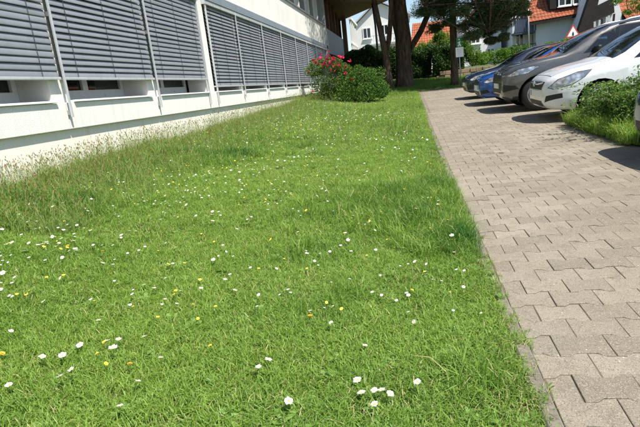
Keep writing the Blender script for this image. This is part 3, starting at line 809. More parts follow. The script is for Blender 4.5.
for a, b in [(113, 283), (6, 366), (133, 378), (310, 326), (312, 331), (105, 262), (70, 255), (25, 240)]:
    p = lawn_hit(a, b); flower('orange_flower', p[0], p[1], OL, OG, 1.1)

# ================================================================ SHRUBS BY THE WALL
def cane(m, p, q, r0, bend=.15, n=5):
    p = Vector(p); q = Vector(q); pts = []; off = Vector((rng.normal(), rng.normal(), 0)) * bend * (q - p).length
    for i in range(n + 1):
        t = i / n; pts.append(p.lerp(q, t) + off * math.sin(t * math.pi))
    m.tube(pts, [r0 * (1 - .7 * i / n) for i in range(n + 1)], 6)
rz = float(lawn_z(-3.0, 19.9))
rose = thing('rose_bush', (-3.0, 19.9, rz), 'flowering rose bush with crimson blooms against the white building', 'shrub')
clumps = [((-3.35, 19.8, 1.95), (.42, .4, .36)), ((-2.75, 19.9, 2.1), (.5, .42, .36)), ((-2.35, 19.9, 1.75), (.42, .4, .4)), ((-3.0, 19.7, 1.45), (.6, .45, .42)), ((-3.1, 19.8, 1.05), (.5, .4, .3)), ((-2.5, 19.7, 1.2), (.45, .4, .4))]
cm = MB()
for c, r in clumps:
    for _ in range(4): cane(cm, (-3.0 + rng.normal() * .15, 19.9 + rng.normal() * .1, rz - .03), (c[0] + rng.normal() * r[0] * .5, c[1] + rng.normal() * .2, c[2] + rng.normal() * .15), .012)
cm.build('canes', M['twig'], rose, kind='stuff')
P = np.concatenate([blob(1500 if c[2] > 1.3 else 800, c, r, .35, .35, seed=i) for i, (c, r) in enumerate(clumps)]); P = P[P[:, 0] > -3.93]
put('foliage', leaves('foliage', P, .062, M['rose_leaf'], .6, .4), rose)
def bloom_mesh(seed):
    g = np.random.default_rng(seed); V = []; F_ = []; T = []
    for ring, (n, R_, up) in enumerate(((7, .055, .25), (6, .042, .7), (5, .028, 1.2), (3, .014, 1.5))):
        for k in range(n):
            a = 6.283 * k / n + ring * .5 + g.normal() * .1; d = np.array([math.cos(a), math.sin(a), 0]); s = np.array([-d[1], d[0], 0]); o = len(V); t = g.uniform(0, 1)
            b = d * .006; mdl = d * R_ * .75 + np.array([0, 0, R_ * .5 * up]); tp = d * R_ + np.array([0, 0, R_ * up])
            V += [b - s * .004, b + s * .004, mdl - s * R_ * .55, mdl + s * R_ * .55, tp - s * R_ * .35, tp + s * R_ * .35]
            F_ += [(o, o + 1, o + 3, o + 2), (o + 2, o + 3, o + 5, o + 4)]; T += [t, t]
    return np_mesh('bloom', np.array(V), np.array(F_), M['petal_red'], T)
blm = [bloom_mesh(k) for k in range(3)]
bp = []
for (a, b, n_) in ((320, 57, 4), (327, 61, 6), (334, 59, 5), (324, 66, 3), (338, 64, 4), (316, 63, 3), (341, 57, 3), (346, 68, 2), (353, 77, 2), (311, 70, 1), (333, 69, 3), (344, 73, 1), (312, 92, 1), (329, 55, 3), (349, 62, 2)):
    r = ray(a, b); 
    for _ in range(n_):
        p = r * (19.45 / r[1]) + np.array([rng.normal() * .07, rng.normal() * .12 - .05, EYE + rng.normal() * .07]); bp.append(p)
for k, p in enumerate(bp):
    o = put('bloom', blm[k % 3], None); o.parent = rose; o.matrix_parent_inverse = world_of(rose).inverted()
    o.location = p; o.rotation_euler = (rng.normal() * .5 + .6, rng.normal() * .5, rng.uniform(0, 6)); o.scale = (rng.uniform(.9, 1.35),) * 3

def shrub(name, base, clumps, label, mat, n, leaf, stemr=.014, aspect=.5, lump=.35, shell=.35, droop=None, group=None, up=.35, seed=0):
    t = thing(name, base, label, 'shrub', group)
    m = MB()
    for c, r in clumps:
        for _ in range(3): cane(m, (base[0] + rng.normal() * .1, base[1] + rng.normal() * .1, base[2] - .03), (c[0] + rng.normal() * r[0] * .5, c[1] + rng.normal() * r[1] * .5, c[2] + r[2] * .4), stemr)
    m.build('stems', M['twig'], t, kind='stuff')
    P = np.concatenate([blob(n, c, r, shell, lump, seed=seed + 31 * i) for i, (c, r) in enumerate(clumps)])
    P = P[P[:, 2] > base[2] - .02]
    put('foliage', leaves('foliage', P, leaf, mat, aspect, up, droop=droop), t); return t
z = float(lawn_z(-1.6, 19.6))
shrub('green_shrub', (-1.6, 19.6, z), [((-1.9, 19.6, 1.35), (.55, .5, .55)), ((-1.2, 19.5, 1.2), (.5, .5, .5)), ((-1.55, 19.7, 1.6), (.5, .45, .4)), ((-.95, 19.7, .95), (.4, .4, .35)), ((-2.2, 19.4, .95), (.4, .4, .4)), ((-1.5, 19.2, .9), (.6, .35, .35))],
      'rounded leafy green shrub on the lawn beside the red roses', M['shrub_leaf'], 1700, .075, aspect=.42, droop=(0, 0, .35), seed=3)
# juniper-like shrub on the verge
z = float(ground_z(3, 7.9)) + .03
jc = [((2.95, 7.85, .45), (.38, .48, .32)), ((3.3, 7.7, .62), (.48, .52, .36)), ((3.8, 7.8, .68), (.55, .58, .45)), ((3.0, 8.35, .48), (.38, .38, .30)), ((4.5, 7.8, .8), (.65, .58, .5)), ((3.2, 7.25, .42), (.45, .38, .3))]
jt = shrub('verge_shrub', (3.2, 7.8, z), jc, 'low spreading shrub on the grass verge before the white car', M['juniper_leaf'], 2100, .058, aspect=.42, lump=.5, shell=.3, up=.7, seed=9)
# a few arching sprays
spr = MB(); lp = []
for k in range(34):
    a = rng.uniform(2.2, 4.6); L = rng.uniform(.5, .95); b = np.array([3.3 + rng.normal() * .3, 7.6 + rng.normal() * .25, z + .3 + rng.uniform(0, .25)]); d = np.array([math.cos(a), math.sin(a), 0])
    pts = [b + d * L * t + np.array([0, 0, .42 * L * t * (1.3 - t)]) for t in np.linspace(0, 1, 6)]; spr.tube(pts, [.006, .005, .004, .003, .002, .0015], 5)
    for t in np.linspace(.15, 1, 26):
        c = b + d * L * t + np.array([0, 0, .42 * L * t * (1.3 - t)]); lp += [c + rng.normal(size=3) * .02 + np.array([-d[1], d[0], 0]) * sg * .03 for sg in (-1, 1)]
spr.build('sprays', M['twig'], jt, kind='stuff')
put('spray_leaves', leaves('spray_leaves', np.array(lp), .055, M['juniper_leaf'], .45, .9, tint=rng.uniform(.5, 1, len(lp))), jt)

# ================================================================ TREES
def trunk(m, pts, rad, n=14):
    m.tube(pts, rad, n)
def tree(name, base, label, limbs, clumps, nleaf, leaf, mat, aspect=.5, seed=0, lump=.4, shell=.3, droop=None, up=.3):
    t = thing(name, base, label, 'tree')
    m = MB()
    for pts, rad in limbs: m.tube(pts, rad, 12)
    me = m.mesh('trunk', M['bark'], True); put('trunk', me, t)
    tw = MB()
    for c, r in clumps:
        b = limbs[rng.integers(0, len(limbs))][0][-1]
        cane(tw, b, c, .05, .1)
        for _ in range(4): cane(tw, c, np.array(c) + rng.normal(size=3) * np.array(r) * .5, .018, .1)
    tw.build('branches', M['bark'], t, kind='stuff')
    P = np.concatenate([blob(nleaf, c, r, shell, lump, seed=seed + 17 * i) for i, (c, r) in enumerate(clumps)])
    put('crown', leaves('crown', P, leaf, mat, aspect, up, droop=droop), t); return t

zb = float(ground_z(0, 30))
def W(px, py, Y):
    r = ray(px, py); return tuple(r * Y / r[1] + np.array([0, 0, EYE]))
g = np.random.default_rng(5)
cl = []
for _ in range(26):
    a = g.uniform(0, 6.28); r = g.uniform(.5, 4.2); cl.append(((.5 + r * math.cos(a), 29 + r * math.sin(a) * .9, g.uniform(7.2, 11.5)), (1.3, 1.3, .9)))
for _ in range(12):  # extra crown clumps above the view, added to shade the far facade
    cl.append(((g.uniform(-3.2, .5), g.uniform(22.5, 28), g.uniform(7.6, 9.6)), (1.3, 1.4, .6)))
cl += [((2.0, 30, 5.0), (.55, .6, .5)), ((1.5, 29.6, 5.5), (.6, .6, .45)), ((2.5, 29.8, 5.5), (.7, .6, .5)), ((1.2, 30, 6.2), (.8, .8, .5))]
tree('broad_tree', (-.05, 30, zb), 'thick dark trunk with a fork on the right beyond the lawn', [
    ([(-.05, 30, zb - .1), (-.03, 30, zb + .25), (.0, 30, 2.4), (.05, 30, 3.4), (-.02, 30, 5.2), (.0, 30, 7.4), (.4, 29.6, 9.5)], [.66, .52, .44, .46, .36, .28, .12]),
    ([(.2, 30, 2.75), (.55, 30, 3.05), (1.05, 30, 3.75), (1.5, 30, 4.6), (1.75, 30, 5.6), (2.3, 29.6, 8)], [.2, .17, .16, .15, .13, .07]),
    ([(-.2, 30, 3.6), (-.42, 30, 4.8), (-.55, 30, 6.4), (-1.4, 29.5, 8.4)], [.2, .17, .14, .07])], cl, 1500, .12, M['tree_leaf'], seed=40)
zb2 = float(ground_z(-.9, 29))
cl = []
for _ in range(12):
    a = g.uniform(0, 6.28); r = g.uniform(.3, 2.4); cl.append(((-1.2 + r * math.cos(a), 28.5 + r * math.sin(a), g.uniform(7, 10)), (1.1, 1.1, .8)))
tree('twin_tree', (-.85, 29, zb2), 'slim twin-stemmed trunk leaning beside the thick tree trunk', [
    ([(-.8, 29, zb2 - .1), (-.88, 29, zb2 + .6), (-.98, 29, 2.9), (-1.15, 29, 4.0), (-1.35, 29, 5.5), (-1.7, 28.8, 8)], [.26, .22, .19, .15, .13, .06]),
    ([(-.95, 29, 2.7), (-.72, 29, 3.4), (-.56, 29, 4.4), (-.42, 29, 5.6), (-.3, 28.6, 8)], [.14, .14, .13, .12, .06])], cl, 1300, .12, M['tree_leaf'], seed=80)
# pine with hanging foliage over the end of the car park
cl = []
for (a, b, r) in ((430, 6, .8), (442, 14, .75), (436, 28, .5), (448, 3, .8), (462, 12, .8), (470, 26, .75), (472, 36, .5), (482, 16, .85), (486, 32, .6), (496, 8, .8), (500, 24, .75), (507, 14, .7), (512, 3, .8), (520, 5, .6), (478, 3, .8), (490, 40, .35), (425, 12, .5), (447, 22, .4), (503, 38, .35), (524, 13, .3)):
    Y = 27.6 + rng.uniform(-.9, .9); cl.append((W(a, b, Y), (r, r * .9, r * .5)))
for _ in range(26):
    a = rng.uniform(0, 6.28); r = rng.uniform(.4, 3.4); cl.append(((3.2 + r * math.cos(a), 27.2 + r * math.sin(a), rng.uniform(5.6, 11)), (1.0, 1.0, .6)))
for _ in range(24):  # crown widened out of view, added so its shade covers the bank
    cl.append(((rng.uniform(2.0, 9), rng.uniform(24, 30), rng.uniform(7.4, 10)), (1.3, 1.3, .6)))
zb3 = float(ground_z(2.6, 28.3))
pine = tree('pine_tree', (2.6, 28.3, zb3), 'dark pine with drooping needles and brown dead patches by the signs', [
    ([(2.62, 28.3, zb3 - .1), (2.6, 28.3, zb3 + .3), (2.62, 28.3, 3), (2.6, 28.2, 5), (2.8, 28, 8), (3, 27.8, 10.5)], [.27, .21, .18, .16, .12, .05]),
    ([(2.62, 28.2, 4.2), (3.6, 28, 4.6), (4.8, 27.8, 4.4), (5.9, 27.6, 4.2)], [.1, .08, .06, .03]),
    ([(2.62, 28.2, 3.6), (3.4, 28, 3.6), (4.3, 27.6, 3.1)], [.08, .05, .03]),
    ([(2.62, 28.2, 4.6), (1.9, 28, 4.9), (1.2, 27.6, 4.7)], [.08, .06, .03])], cl, 2300, .17, M['pine_leaf'], aspect=.14, seed=120, lump=.5, shell=.15)

# ---- hedges and bushes at the end of the path
def hedge(name, x0, x1, Y, ztop, dep, label, mat, dens, leaf=.10, base=None, cat='hedge', lump=.18, seed=0):
    zb_ = float(ground_z((x0 + x1) / 2, Y)) if base is None else base
    t = thing(name, ((x0 + x1) / 2, Y, zb_), label, cat)
    n = int(dens * (x1 - x0) * max(1, ztop - zb_)); gg = np.random.default_rng(seed)
    x = gg.uniform(x0, x1, n); y = Y + gg.uniform(-dep / 2, dep / 2, n); top = ztop + lump * np.sin(x * 2.3 + seed) + lump * .6 * np.sin(x * 5.1) - .35 * ((y - Y) / dep * 2) ** 2 * .6
    zz = zb_ + (top - zb_) * gg.uniform(0.02, 1, n) ** .8
    bul = 1 + .12 * np.sin(x * 3 + zz * 4)
    y = Y + (y - Y) * bul
    m = MB()
    for q in np.arange(x0 + .3, x1, .55): cane(m, (q, Y, zb_ - .05), (q + rng.normal() * .1, Y, ztop - .3), .035, .05)
    m.build('stems', M['twig'], t, kind='stuff')
    put('foliage', leaves('foliage', np.c_[x, y, zz], leaf, mat, .55, .3), t); return t
hedge('clipped_hedge', -4.4, -.4, 34.5, 3.45, 1.5, 'dark clipped hedge behind the twin-stemmed tree', M['hedge_leaf'], 3200, .12, seed=1)
hedge('clipped_hedge', .1, 1.7, 34.0, 3.2, 1.4, 'narrow dark hedge to the right of the thick trunk', M['hedge_leaf'], 3600, .12, seed=2)
hedge('clipped_hedge', 1.75, 3.6, 33.2, 2.95, 1.3, 'dark hedge between the tree trunks above the sandy bank', M['hedge_leaf'], 3600, .12, seed=3, base=float(ground_z(2, 33)) - .05)
shrub('round_bush', (2.3, 34.6, 1.8), [((1.3, 34.6, 2.9), (.55, .6, .6)), ((1.9, 34.6, 3.0), (.6, .7, .6)), ((2.6, 34.5, 3.35), (.7, .7, .6)), ((3.0, 34.5, 2.8), (.6, .6, .7)), ((2.3, 34.4, 3.7), (.45, .5, .4))], 'sunlit yellow-green bush rising behind the dark hedge', M['bright_leaf'], 1700, .10, seed=60)
shrub('round_bush', (4.1, 33.2, 1.6), [((3.8, 33.2, 2.4), (.5, .6, .65)), ((4.3, 33, 2.1), (.5, .55, .55)), ((3.6, 33.3, 2.9), (.35, .4, .4)), ((4.7, 33.2, 1.8), (.4, .45, .4))], 'sunlit round green bush just right of the sign post', M['bright_leaf'], 1700, .10, seed=66)
# sandstone retaining wall under the bushes, stone by stone
rw = thing('retaining_wall', (4.0, 32.4, float(ground_z(4, 32.4))), 'low rough sandstone wall below the sunlit bushes', 'wall')
x = 1.6
zz0 = float(ground_z(4, 32.4)) - .1
for course in range(2):
    x = 1.9 + .2 * course
    while x < 8.5:
        l_ = rng.uniform(.3, .6); h_ = .24
        m = MB().box(x, x + l_ - .025, 32.2 + rng.uniform(-.04, .04), 32.6, zz0 + course * .25, zz0 + course * .25 + h_ - .015)
        m.build('stone', M['sandstone'], rw, bevel=.02); x += l_

# ================================================================ SIGNS
sx, sy = 2.78, 27.2; sz = float(ground_z(sx, sy))
sg = thing('sign_post', (sx, sy, sz), 'grey post with green sign above a white sign at the path end', 'sign')
MB().tube([(sx, sy, sz - .2), (sx - .02, sy, 2.95)], .028, 10).build('post', M['galv'], sg, True)
pn_ = MB().box(sx - .13, sx + .13, sy - .045, sy - .032, 2.50, 2.94).build('green_plate', M['sign_green'], sg, bevel=.004)
MB().box(sx - .19, sx + .19, sy - .052, sy - .034, 2.02, 2.49).build('white_plate', M['sign_white'], sg, bevel=.004)
ic = MB(); yf = sy - .049
def icon(poly): MB().prism(poly, yf, yf - .003, 1).build('pictogram', M['sign_white'], pn_)
icon([(sx - .08, 2.56), (sx - .03, 2.52), (sx + .0, 2.60), (sx + .05, 2.52), (sx + .09, 2.56), (sx + .03, 2.68), (sx + .07, 2.78), (sx - .02, 2.76), (sx - .08, 2.70), (sx - .02, 2.66)])
icon([(sx + .04 * math.cos(a), 2.86 + .04 * math.sin(a)) for a in np.linspace(0, 6.28, 9)[:-1]])
for k in range(4): MB().box(sx - .13 + .02 * k, sx + .12 - .03 * (k % 2), sy - .0545, sy - .0525, 2.38 - k * .09, 2.395 - k * .09).build('print_line', M['sign_grey'], sg)
ws = thing('warning_sign', (7.15, 24.0, float(ground_z(7, 24))), 'red bordered triangular warning sign seen above the parked cars', 'sign')
MB().tube([(7.15, 24, float(ground_z(7, 24)) - .2), (7.13, 24, 2.6)], .03, 10).build('post', M['galv'], ws, True)
def tri(r, dy, th, mat, nm): 
    MB().prism([(7.13 + r * math.cos(a), 2.36 + r * math.sin(a)) for a in (math.radians(90), math.radians(210), math.radians(330))], 23.96 - dy, 23.96 - dy - th, 1).build(nm, mat, ws)
tri(.36, 0, .01, M['sign_red'], 'triangle'); tri(.26, .011, .003, M['sign_white'], 'triangle_field')
MB().prism([(7.09, 2.25), (7.17, 2.25), (7.16, 2.36), (7.13, 2.42), (7.10, 2.36)], 23.945, 23.941, 1).build('pictogram', M['sign_black'], ws)
lp_ = thing('lamp_post', (-1.68, 35.9, float(ground_z(0, 35.9))), 'slim dark lamp post standing before the distant white house', 'lamp post')
MB().tube([(-1.68, 35.9, float(ground_z(0, 35.9)) - .2), (-1.72, 35.9, 5), (-1.9, 35.9, 7.4)], [.085, .07, .05], 10).build('pole', M['sign_black'], lp_, True)
MB().box(-2.1, -1.4, 35.8, 36.0, 7.4, 7.52).build('lamp_head', M['galv'], lp_, bevel=.02)

# ================================================================ HOUSES
def gable_tiles(m, p00, p10, p11, p01, nu, nv, th=.03):
    """tile rows on the quad p00(eave a) p10(eave b) p11(ridge b) p01(ridge a)"""
    A, B, C_, D_ = map(Vector, (p00, p10, p11, p01)); nrm = (B - A).cross(D_ - A).normalized()
    if nrm.z < 0: nrm = -nrm
    for i in range(nu):
        for j in range(nv):
            u0, u1 = i / nu, (i + .96) / nu; v0, v1 = j / nv, min(1, (j + 1.12) / nv)
            q = [A.lerp(B, u).lerp(D_.lerp(C_, u), v) for u, v in ((u0, v0), (u1, v0), (u1, v1), (u0, v1))]
            mid0 = (q[0] + q[1]) / 2 + nrm * (th * 2.2); mid1 = (q[3] + q[2]) / 2 + nrm * (th * 1.2)
            q0, q1, q2, q3 = q[0] + nrm * th, q[1] + nrm * th, q[2] - nrm * .002, q[3] - nrm * .002
            m.add([q0, mid0, q1, q2, mid1, q3, q[0] - nrm * .02, q[1] - nrm * .02], [(0, 1, 4, 5), (1, 2, 3, 4), (0, 6, 7, 2, 1)])
def window(m_parent, x0, x1, y, z0, z1, frame=M['pvc'], t=.09, sill=True, pane=M['glass']):
    f = MB(); f.box(x0, x0 + t, y - .06, y + .02, z0, z1); f.box(x1 - t, x1, y - .06, y + .02, z0, z1); f.box(x0 + t, x1 - t, y - .058, y + .02, z0, z0 + t); f.box(x0 + t, x1 - t, y - .058, y + .02, z1 - t, z1)
    xm = (x0 + x1) / 2; f.box(xm - .04, xm + .04, y - .056, y + .02, z0 + t, z1 - t)
    fo = f.build('window', frame, m_parent)
    MB().box(x0 + .02, x1 - .02, y - .02, y - .005, z0 + .02, z1 - .02).build('pane', pane, fo)
    if sill: MB().box(x0 - .08, x1 + .08, y - .14, y + .02, z0 - .07, z0 - .004).build('sill', M['sill'], fo)

# house with orange dormer roof (right of the pine)
gz = float(ground_z(12, 45))
h1 = thing('house', (12.6, 48, gz), 'white house with bright orange tiled roof and dormer windows', 'house')
MB().box(10.6, 14.6, 45, 54, gz - .5, 4.75).build('wall', M['house_white'], h1)
MB().box(10.9, 14.2, 44.96, 45.0, gz - .5, 2.9).build('garden_wall', M['house_wall2'], h1)
rt = MB(); gable_tiles(rt, (9.9, 44.4, 4.55), (14.9, 44.4, 4.80), (14.9, 49.5, 10.2), (9.9, 49.5, 10.0), 20, 22); rf = rt.build('roof', M['tile'], h1)
MB().hexa([(9.9, 44.4, 4.3), (14.9, 44.4, 4.55), (14.9, 49.5, 9.9), (9.9, 49.5, 9.7), (9.9, 44.4, 4.52), (14.9, 44.4, 4.77), (14.9, 49.5, 10.1), (9.9, 49.5, 9.95)]).build('roof_boards', M['dark_timber'], rf)
MB().box(11.6, 14.3, 44.75, 47.5, 5.35, 7.6).build('dormer', M['dark_timber'], h1)
window(h1, 12.2, 13.2, 44.72, 5.45, 7.2); window(h1, 13.25, 14.2, 44.72, 5.45, 7.2)
MB().hexa([(9.0, 46, gz), (10.55, 46, gz), (10.55, 52, gz), (9.0, 52, gz), (9.0, 46, 6.8), (10.55, 46, 6.8), (10.55, 52, 6.8), (9.0, 52, 6.8)]).build('side_wing', M['house_white'], h1)
for zb_, zt_ in ((3.9, 4.9), (2.0, 2.9)):
    bal = MB().box(8.9, 10.5, 44.7, 45.9, zb_ - .15, zb_).build('balcony', M['balcony'], h1)
    for q in np.arange(8.92, 10.5, .17): MB().box(q, q + .11, 44.68, 44.72, zb_, zt_).build('slat', M['balcony'], bal)
    MB().box(8.88, 10.52, 44.66, 44.74, zt_, zt_ + .07).build('rail', M['dark_timber'], bal)
window(h1, 9.2, 9.9, 45.95, 2.9, 3.9, sill=False); window(h1, 9.2, 9.9, 45.95, 4.95, 6.2, sill=False)
# house with dark timber gable and tiled roof at the frame's right
gz = float(ground_z(17, 42))
h3 = thing('house', (17, 44, gz), 'house with black timber gable and terracotta pantile roof on the right', 'house')
a = W(586, 46, 42); b = W(606, -25, 42); c = W(611, 28, 42)
pg = MB(); pg.prism([(12.6, gz - .5), (16.2, gz - .5), (16.2, 3.4), (15.2, 6.6), (14.1, 6.6), (13.1, 3.6)], 42.4, 50, 1); pg.build('gable_wall', M['house_white'], h3)
MB().prism([(12.55, 2.6), (13.55, 2.6), (14.5, 6.9), (14.05, 7.2)], 41.7, 42.3, 1).build('bargeboard', M['dark_timber'], h3)
MB().prism([(13.0, 3.6), (15.35, 4.3), (15.25, 5.35), (13.4, 4.65)], 42.1, 42.38, 1).build('gable_cladding', M['dark_timber'], h3)
bb = MB().prism([(12.95, 2.55), (15.35, 2.9), (15.35, 3.05), (12.95, 2.7)], 41.9, 42.36, 1).build('balcony', M['dark_timber'], h3)
for k in range(10):
    x0 = 12.98 + k * .24; s_ = .16 if k % 2 else .05
    MB().prism([(x0, 2.72 + k * .034), (x0 + .15, 2.74 + k * .034), (x0 + .15 + (s_ - .1), 3.55 + k * .075), (x0 + (s_ - .1), 3.53 + k * .075)], 41.95, 41.99, 1).build('slat', M['dark_timber'] if k % 3 == 0 else M['sign_grey'], bb)
rt = MB(); gable_tiles(rt, (16.25, 41.6, 3.3), (22.5, 41.6, 3.75), (22.5, 46.5, 9.2), (14.6, 46.5, 8.9), 26, 20); rf = rt.build('roof', M['tile'], h3)
MB().hexa([(16.2, 41.7, 3.0), (22.5, 41.7, 3.45), (22.5, 46.5, 8.9), (14.55, 46.5, 8.6), (16.2, 41.7, 3.27), (22.5, 41.7, 3.7), (22.5, 46.5, 9.14), (14.55, 46.5, 8.84)]).build('roof_boards', M['dark_timber'], rf)
MB().box(16.3, 22.3, 42.5, 50, gz - .5, 3.6).build('wall', M['house_wall2'], h3)
# brown-roofed house
gz = float(ground_z(8.6, 52))
h2 = thing('house', (9.5, 55, gz), 'white house with brown roof half hidden between pine and balconies', 'house')
MB().box(8.6, 13.5, 52, 60, gz - .5, 5.15).build('wall', M['house_wall2'], h2)
rt = MB(); gable_tiles(rt, (8.3, 51.5, 5.1), (13.8, 51.5, 5.1), (13.8, 56, 8.2), (8.3, 56, 8.2), 18, 12); rt.build('roof', M['tile_brown'], h2)
window(h2, 9.4, 10.4, 51.98, 3.2, 4.5)
# grey-white house behind the pine
gz = float(ground_z(7, 50))
h4 = thing('house', (7, 52, gz), 'pale house with small windows glimpsed below the pine branches', 'house')
MB().prism([(5.2, gz - .5), (8.45, gz - .5), (8.45, 4.6), (6.9, 6.6), (5.2, 5.2)], 48, 56, 1).build('wall', M['house_white'], h4)
MB().prism([(5.0, 5.1), (6.9, 6.75), (8.6, 4.7), (8.6, 4.9), (6.9, 7.0), (5.0, 5.35)], 47.6, 56.2, 1).build('roof', M['tile_brown'], h4)
window(h4, 5.9, 6.7, 47.98, 3.6, 4.7); window(h4, 7.2, 7.9, 47.98, 2.2, 3.1); window(h4, 5.9, 6.5, 47.98, 2.0, 3.0)
# white gabled house far left
gz = float(ground_z(-3, 60))
h5 = thing('house', (-2.2, 61, gz), 'distant white gabled house seen between the building and tree trunks', 'house')
MB().prism([(-4.9, gz - .5), (.7, gz - .5), (.7, 8.0), (-2.4, 9.6), (-4.9, 7.6)], 58, 66, 1).build('wall', M['house_wall2'], h5)
MB().prism([(-5.2, 7.45), (-2.4, 9.7), (1.0, 7.9), (1.0, 8.05), (-2.4, 9.88), (-5.2, 7.62)], 57.6, 66.2, 1).build('roof', M['sign_grey'], h5)
for (x0, z0) in ((-4.2, 6.0), (-2.3, 6.1), (-4.2, 3.9), (-2.3, 3.9), (-.6, 6.1)): window(h5, x0, x0 + .9, 57.98, z0, z0 + 1.15)
bal = MB().box(-3.4, -.2, 57.0, 57.95, 5.2, 5.32).build('balcony', M['sign_grey'], h5)
for q in np.arange(-3.35, -.2, .3): MB().box(q, q + .04, 57.0, 57.04, 5.32, 6.1).build('baluster', M['sign_grey'], bal)
MB().box(-3.4, -.2, 56.98, 57.06, 6.1, 6.16).build('rail', M['sign_grey'], bal)
# red-roofed house
gz = float(ground_z(2.5, 52))
h6 = thing('house', (2.6, 54, gz), 'house with plain orange-red roof behind the sunlit bush', 'house')
MB().box(.9, 4.6, 51.5, 58, gz - .5, 4.3).build('wall', M['house_wall2'], h6)
rt = MB(); gable_tiles(rt, (.7, 51, 4.1), (4.9, 51, 4.1), (4.6, 54.5, 6.5), (1.1, 54.5, 6.6), 16, 10); rt.build('roof', M['tile'], h6)
MB().hexa([(.7, 51.05, 3.9), (4.9, 51.05, 3.9), (4.6, 54.5, 6.3), (1.1, 54.5, 6.4), (.7, 51.05, 4.08), (4.9, 51.05, 4.08), (4.6, 54.5, 6.46), (1.1, 54.5, 6.56)]).build('roof_boards', M['dark_timber'], h6)
# white pergola posts beyond the canopy
pg = thing('pergola', (-3.2, 42, float(ground_z(-3, 42))), 'white slatted pergola beyond the end of the building', 'pergola')
for k in range(5):
    yy = 39 + k * 1.1; MB().box(-3.75 + .0, -3.62, yy, yy + .13, float(ground_z(-3, yy)) - .1, 5.9 - .1 * k).build('post', M['house_wall2'], pg)
MB().box(-3.78, -3.58, 38.8, 43.8, 5.9, 6.05).build('beam', M['house_wall2'], pg)
MB().box(-3.74, -3.64, 38.8, 43.8, 4.2, 4.3).build('rail', M['house_wall2'], pg)
# shrubs between houses and cars
for k, (qx, Y, zt, wd, lb) in enumerate(((6.2, 38, 2.6, 1.0, 'green bush behind the blue car below the pine'), (8.1, 39, 2.75, .9, 'leafy bush before the balcony house'), (10.9, 40, 2.75, .8, 'bush beside the warning sign post'), (17.2, 39.5, 3.3, 1.1, 'bush below the terracotta pantile roof'), (20.0, 39.5, 3.4, 1.3, 'bush at the far right under the tiled roof'))):
    gzz = float(ground_z(qx, Y))
    shrub('garden_bush', (qx, Y, gzz), [((qx, Y, (gzz + zt) / 2), (wd, .8, (zt - gzz) / 2)), ((qx + wd * .5, Y, zt - .35), (wd * .5, .6, .4)), ((qx - wd * .6, Y, zt - .5), (wd * .5, .6, .4))], lb, M['bright_leaf'] if k != 1 else M['shrub_leaf'], 1000, .13, seed=200 + k * 9)

# ================================================================ CARS
def pchip(keys, x):
    k = np.array(keys, float); X, Y = k[:, 0], k[:, 1]; h = np.diff(X); d = np.diff(Y) / h
    m = np.zeros(len(X)); m[0] = d[0]; m[-1] = d[-1]
    for i in range(1, len(X) - 1):
        if d[i - 1] * d[i] > 0:
            w1, w2 = 2 * h[i] + h[i - 1], h[i] + 2 * h[i - 1]; m[i] = (w1 + w2) / (w1 / d[i - 1] + w2 / d[i])
    x = np.clip(np.asarray(x, float), X[0], X[-1]); i = np.clip(np.searchsorted(X, x) - 1, 0, len(h) - 1)
    t = (x - X[i]) / h[i]
    return (2 * t**3 - 3 * t**2 + 1) * Y[i] + (t**3 - 2 * t**2 + t) * h[i] * m[i] + (-2 * t**3 + 3 * t**2) * Y[i + 1] + (t**3 - t**2) * h[i] * m[i + 1]

def body_bm(p):
    L = p['L']
    xs = np.unique(np.round(np.concatenate([L * (1 - np.cos(np.linspace(0, math.pi, 40))) / 2, np.linspace(0, .5, 14), np.linspace(L - .3, L, 7)]), 4))
    zb = pchip(p['bottom'], xs); zt = pchip(p['top'], xs); zs = pchip(p['belt'], xs); hw = pchip(p['width'], xs)
    bm = bmesh.new(); rows = []
    for i, x in enumerate(xs):
        b, t, s, w_ = zb[i], zt[i], min(zs[i], zt[i] - .03), hw[i]; dz_ = t - s; ws_ = .955 * w_
        pts = [(0, b), (.55 * w_, b), (.88 * w_, b + .015), (.965 * w_, b + .08), (.99 * w_, b + (s - b) * .35), (w_, b + (s - b) * .6), (.992 * w_, b + (s - b) * .85), (ws_, s)]
        k = min(1, max(0, (dz_ - .13) / .30)); k = k * k * (3 - 2 * k)
        th = .34 * min(dz_, .62)
        gy = [ws_ - .15 * th, ws_ - .42 * th, ws_ - .72 * th, ws_ - 1.0 * th, (ws_ - th) * .82, (ws_ - th) * .5, 0]; gz_ = [.22, .48, .73, .90, .965, .992, 1]
        hy = [ws_ * q for q in (.985, .95, .88, .76, .56, .30, 0)]; hz = [.28, .5, .68, .82, .93, .985, 1]
        for q in range(7): pts.append((gy[q] * k + hy[q] * (1 - k), s + dz_ * (gz_[q] * k + hz[q] * (1 - k))))
        full = [(x, y_, z_) for y_, z_ in pts] + [(x, -y_, z_) for y_, z_ in reversed(pts[1:-1])]
        rows.append([bm.verts.new(v) for v in full])
    n = len(rows[0])
    for a, b in zip(rows[:-1], rows[1:]):
        for k in range(n): bm.faces.new((a[k], a[(k + 1) % n], b[(k + 1) % n], b[k]))
    bm.faces.new(rows[0]); bm.faces.new(list(reversed(rows[-1])))
    bmesh.ops.recalc_face_normals(bm, faces=bm.faces)
    for f in bm.faces: f.smooth = True
    return bm

def inside(poly, q):
    x, y = q; r = False; n = len(poly)
    for i in range(n):
        (x1, y1), (x2, y2) = poly[i], poly[(i + 1) % n]
        if (y1 > y) != (y2 > y) and x < (x2 - x1) * (y - y1) / (y2 - y1) + x1: r = not r
    return r

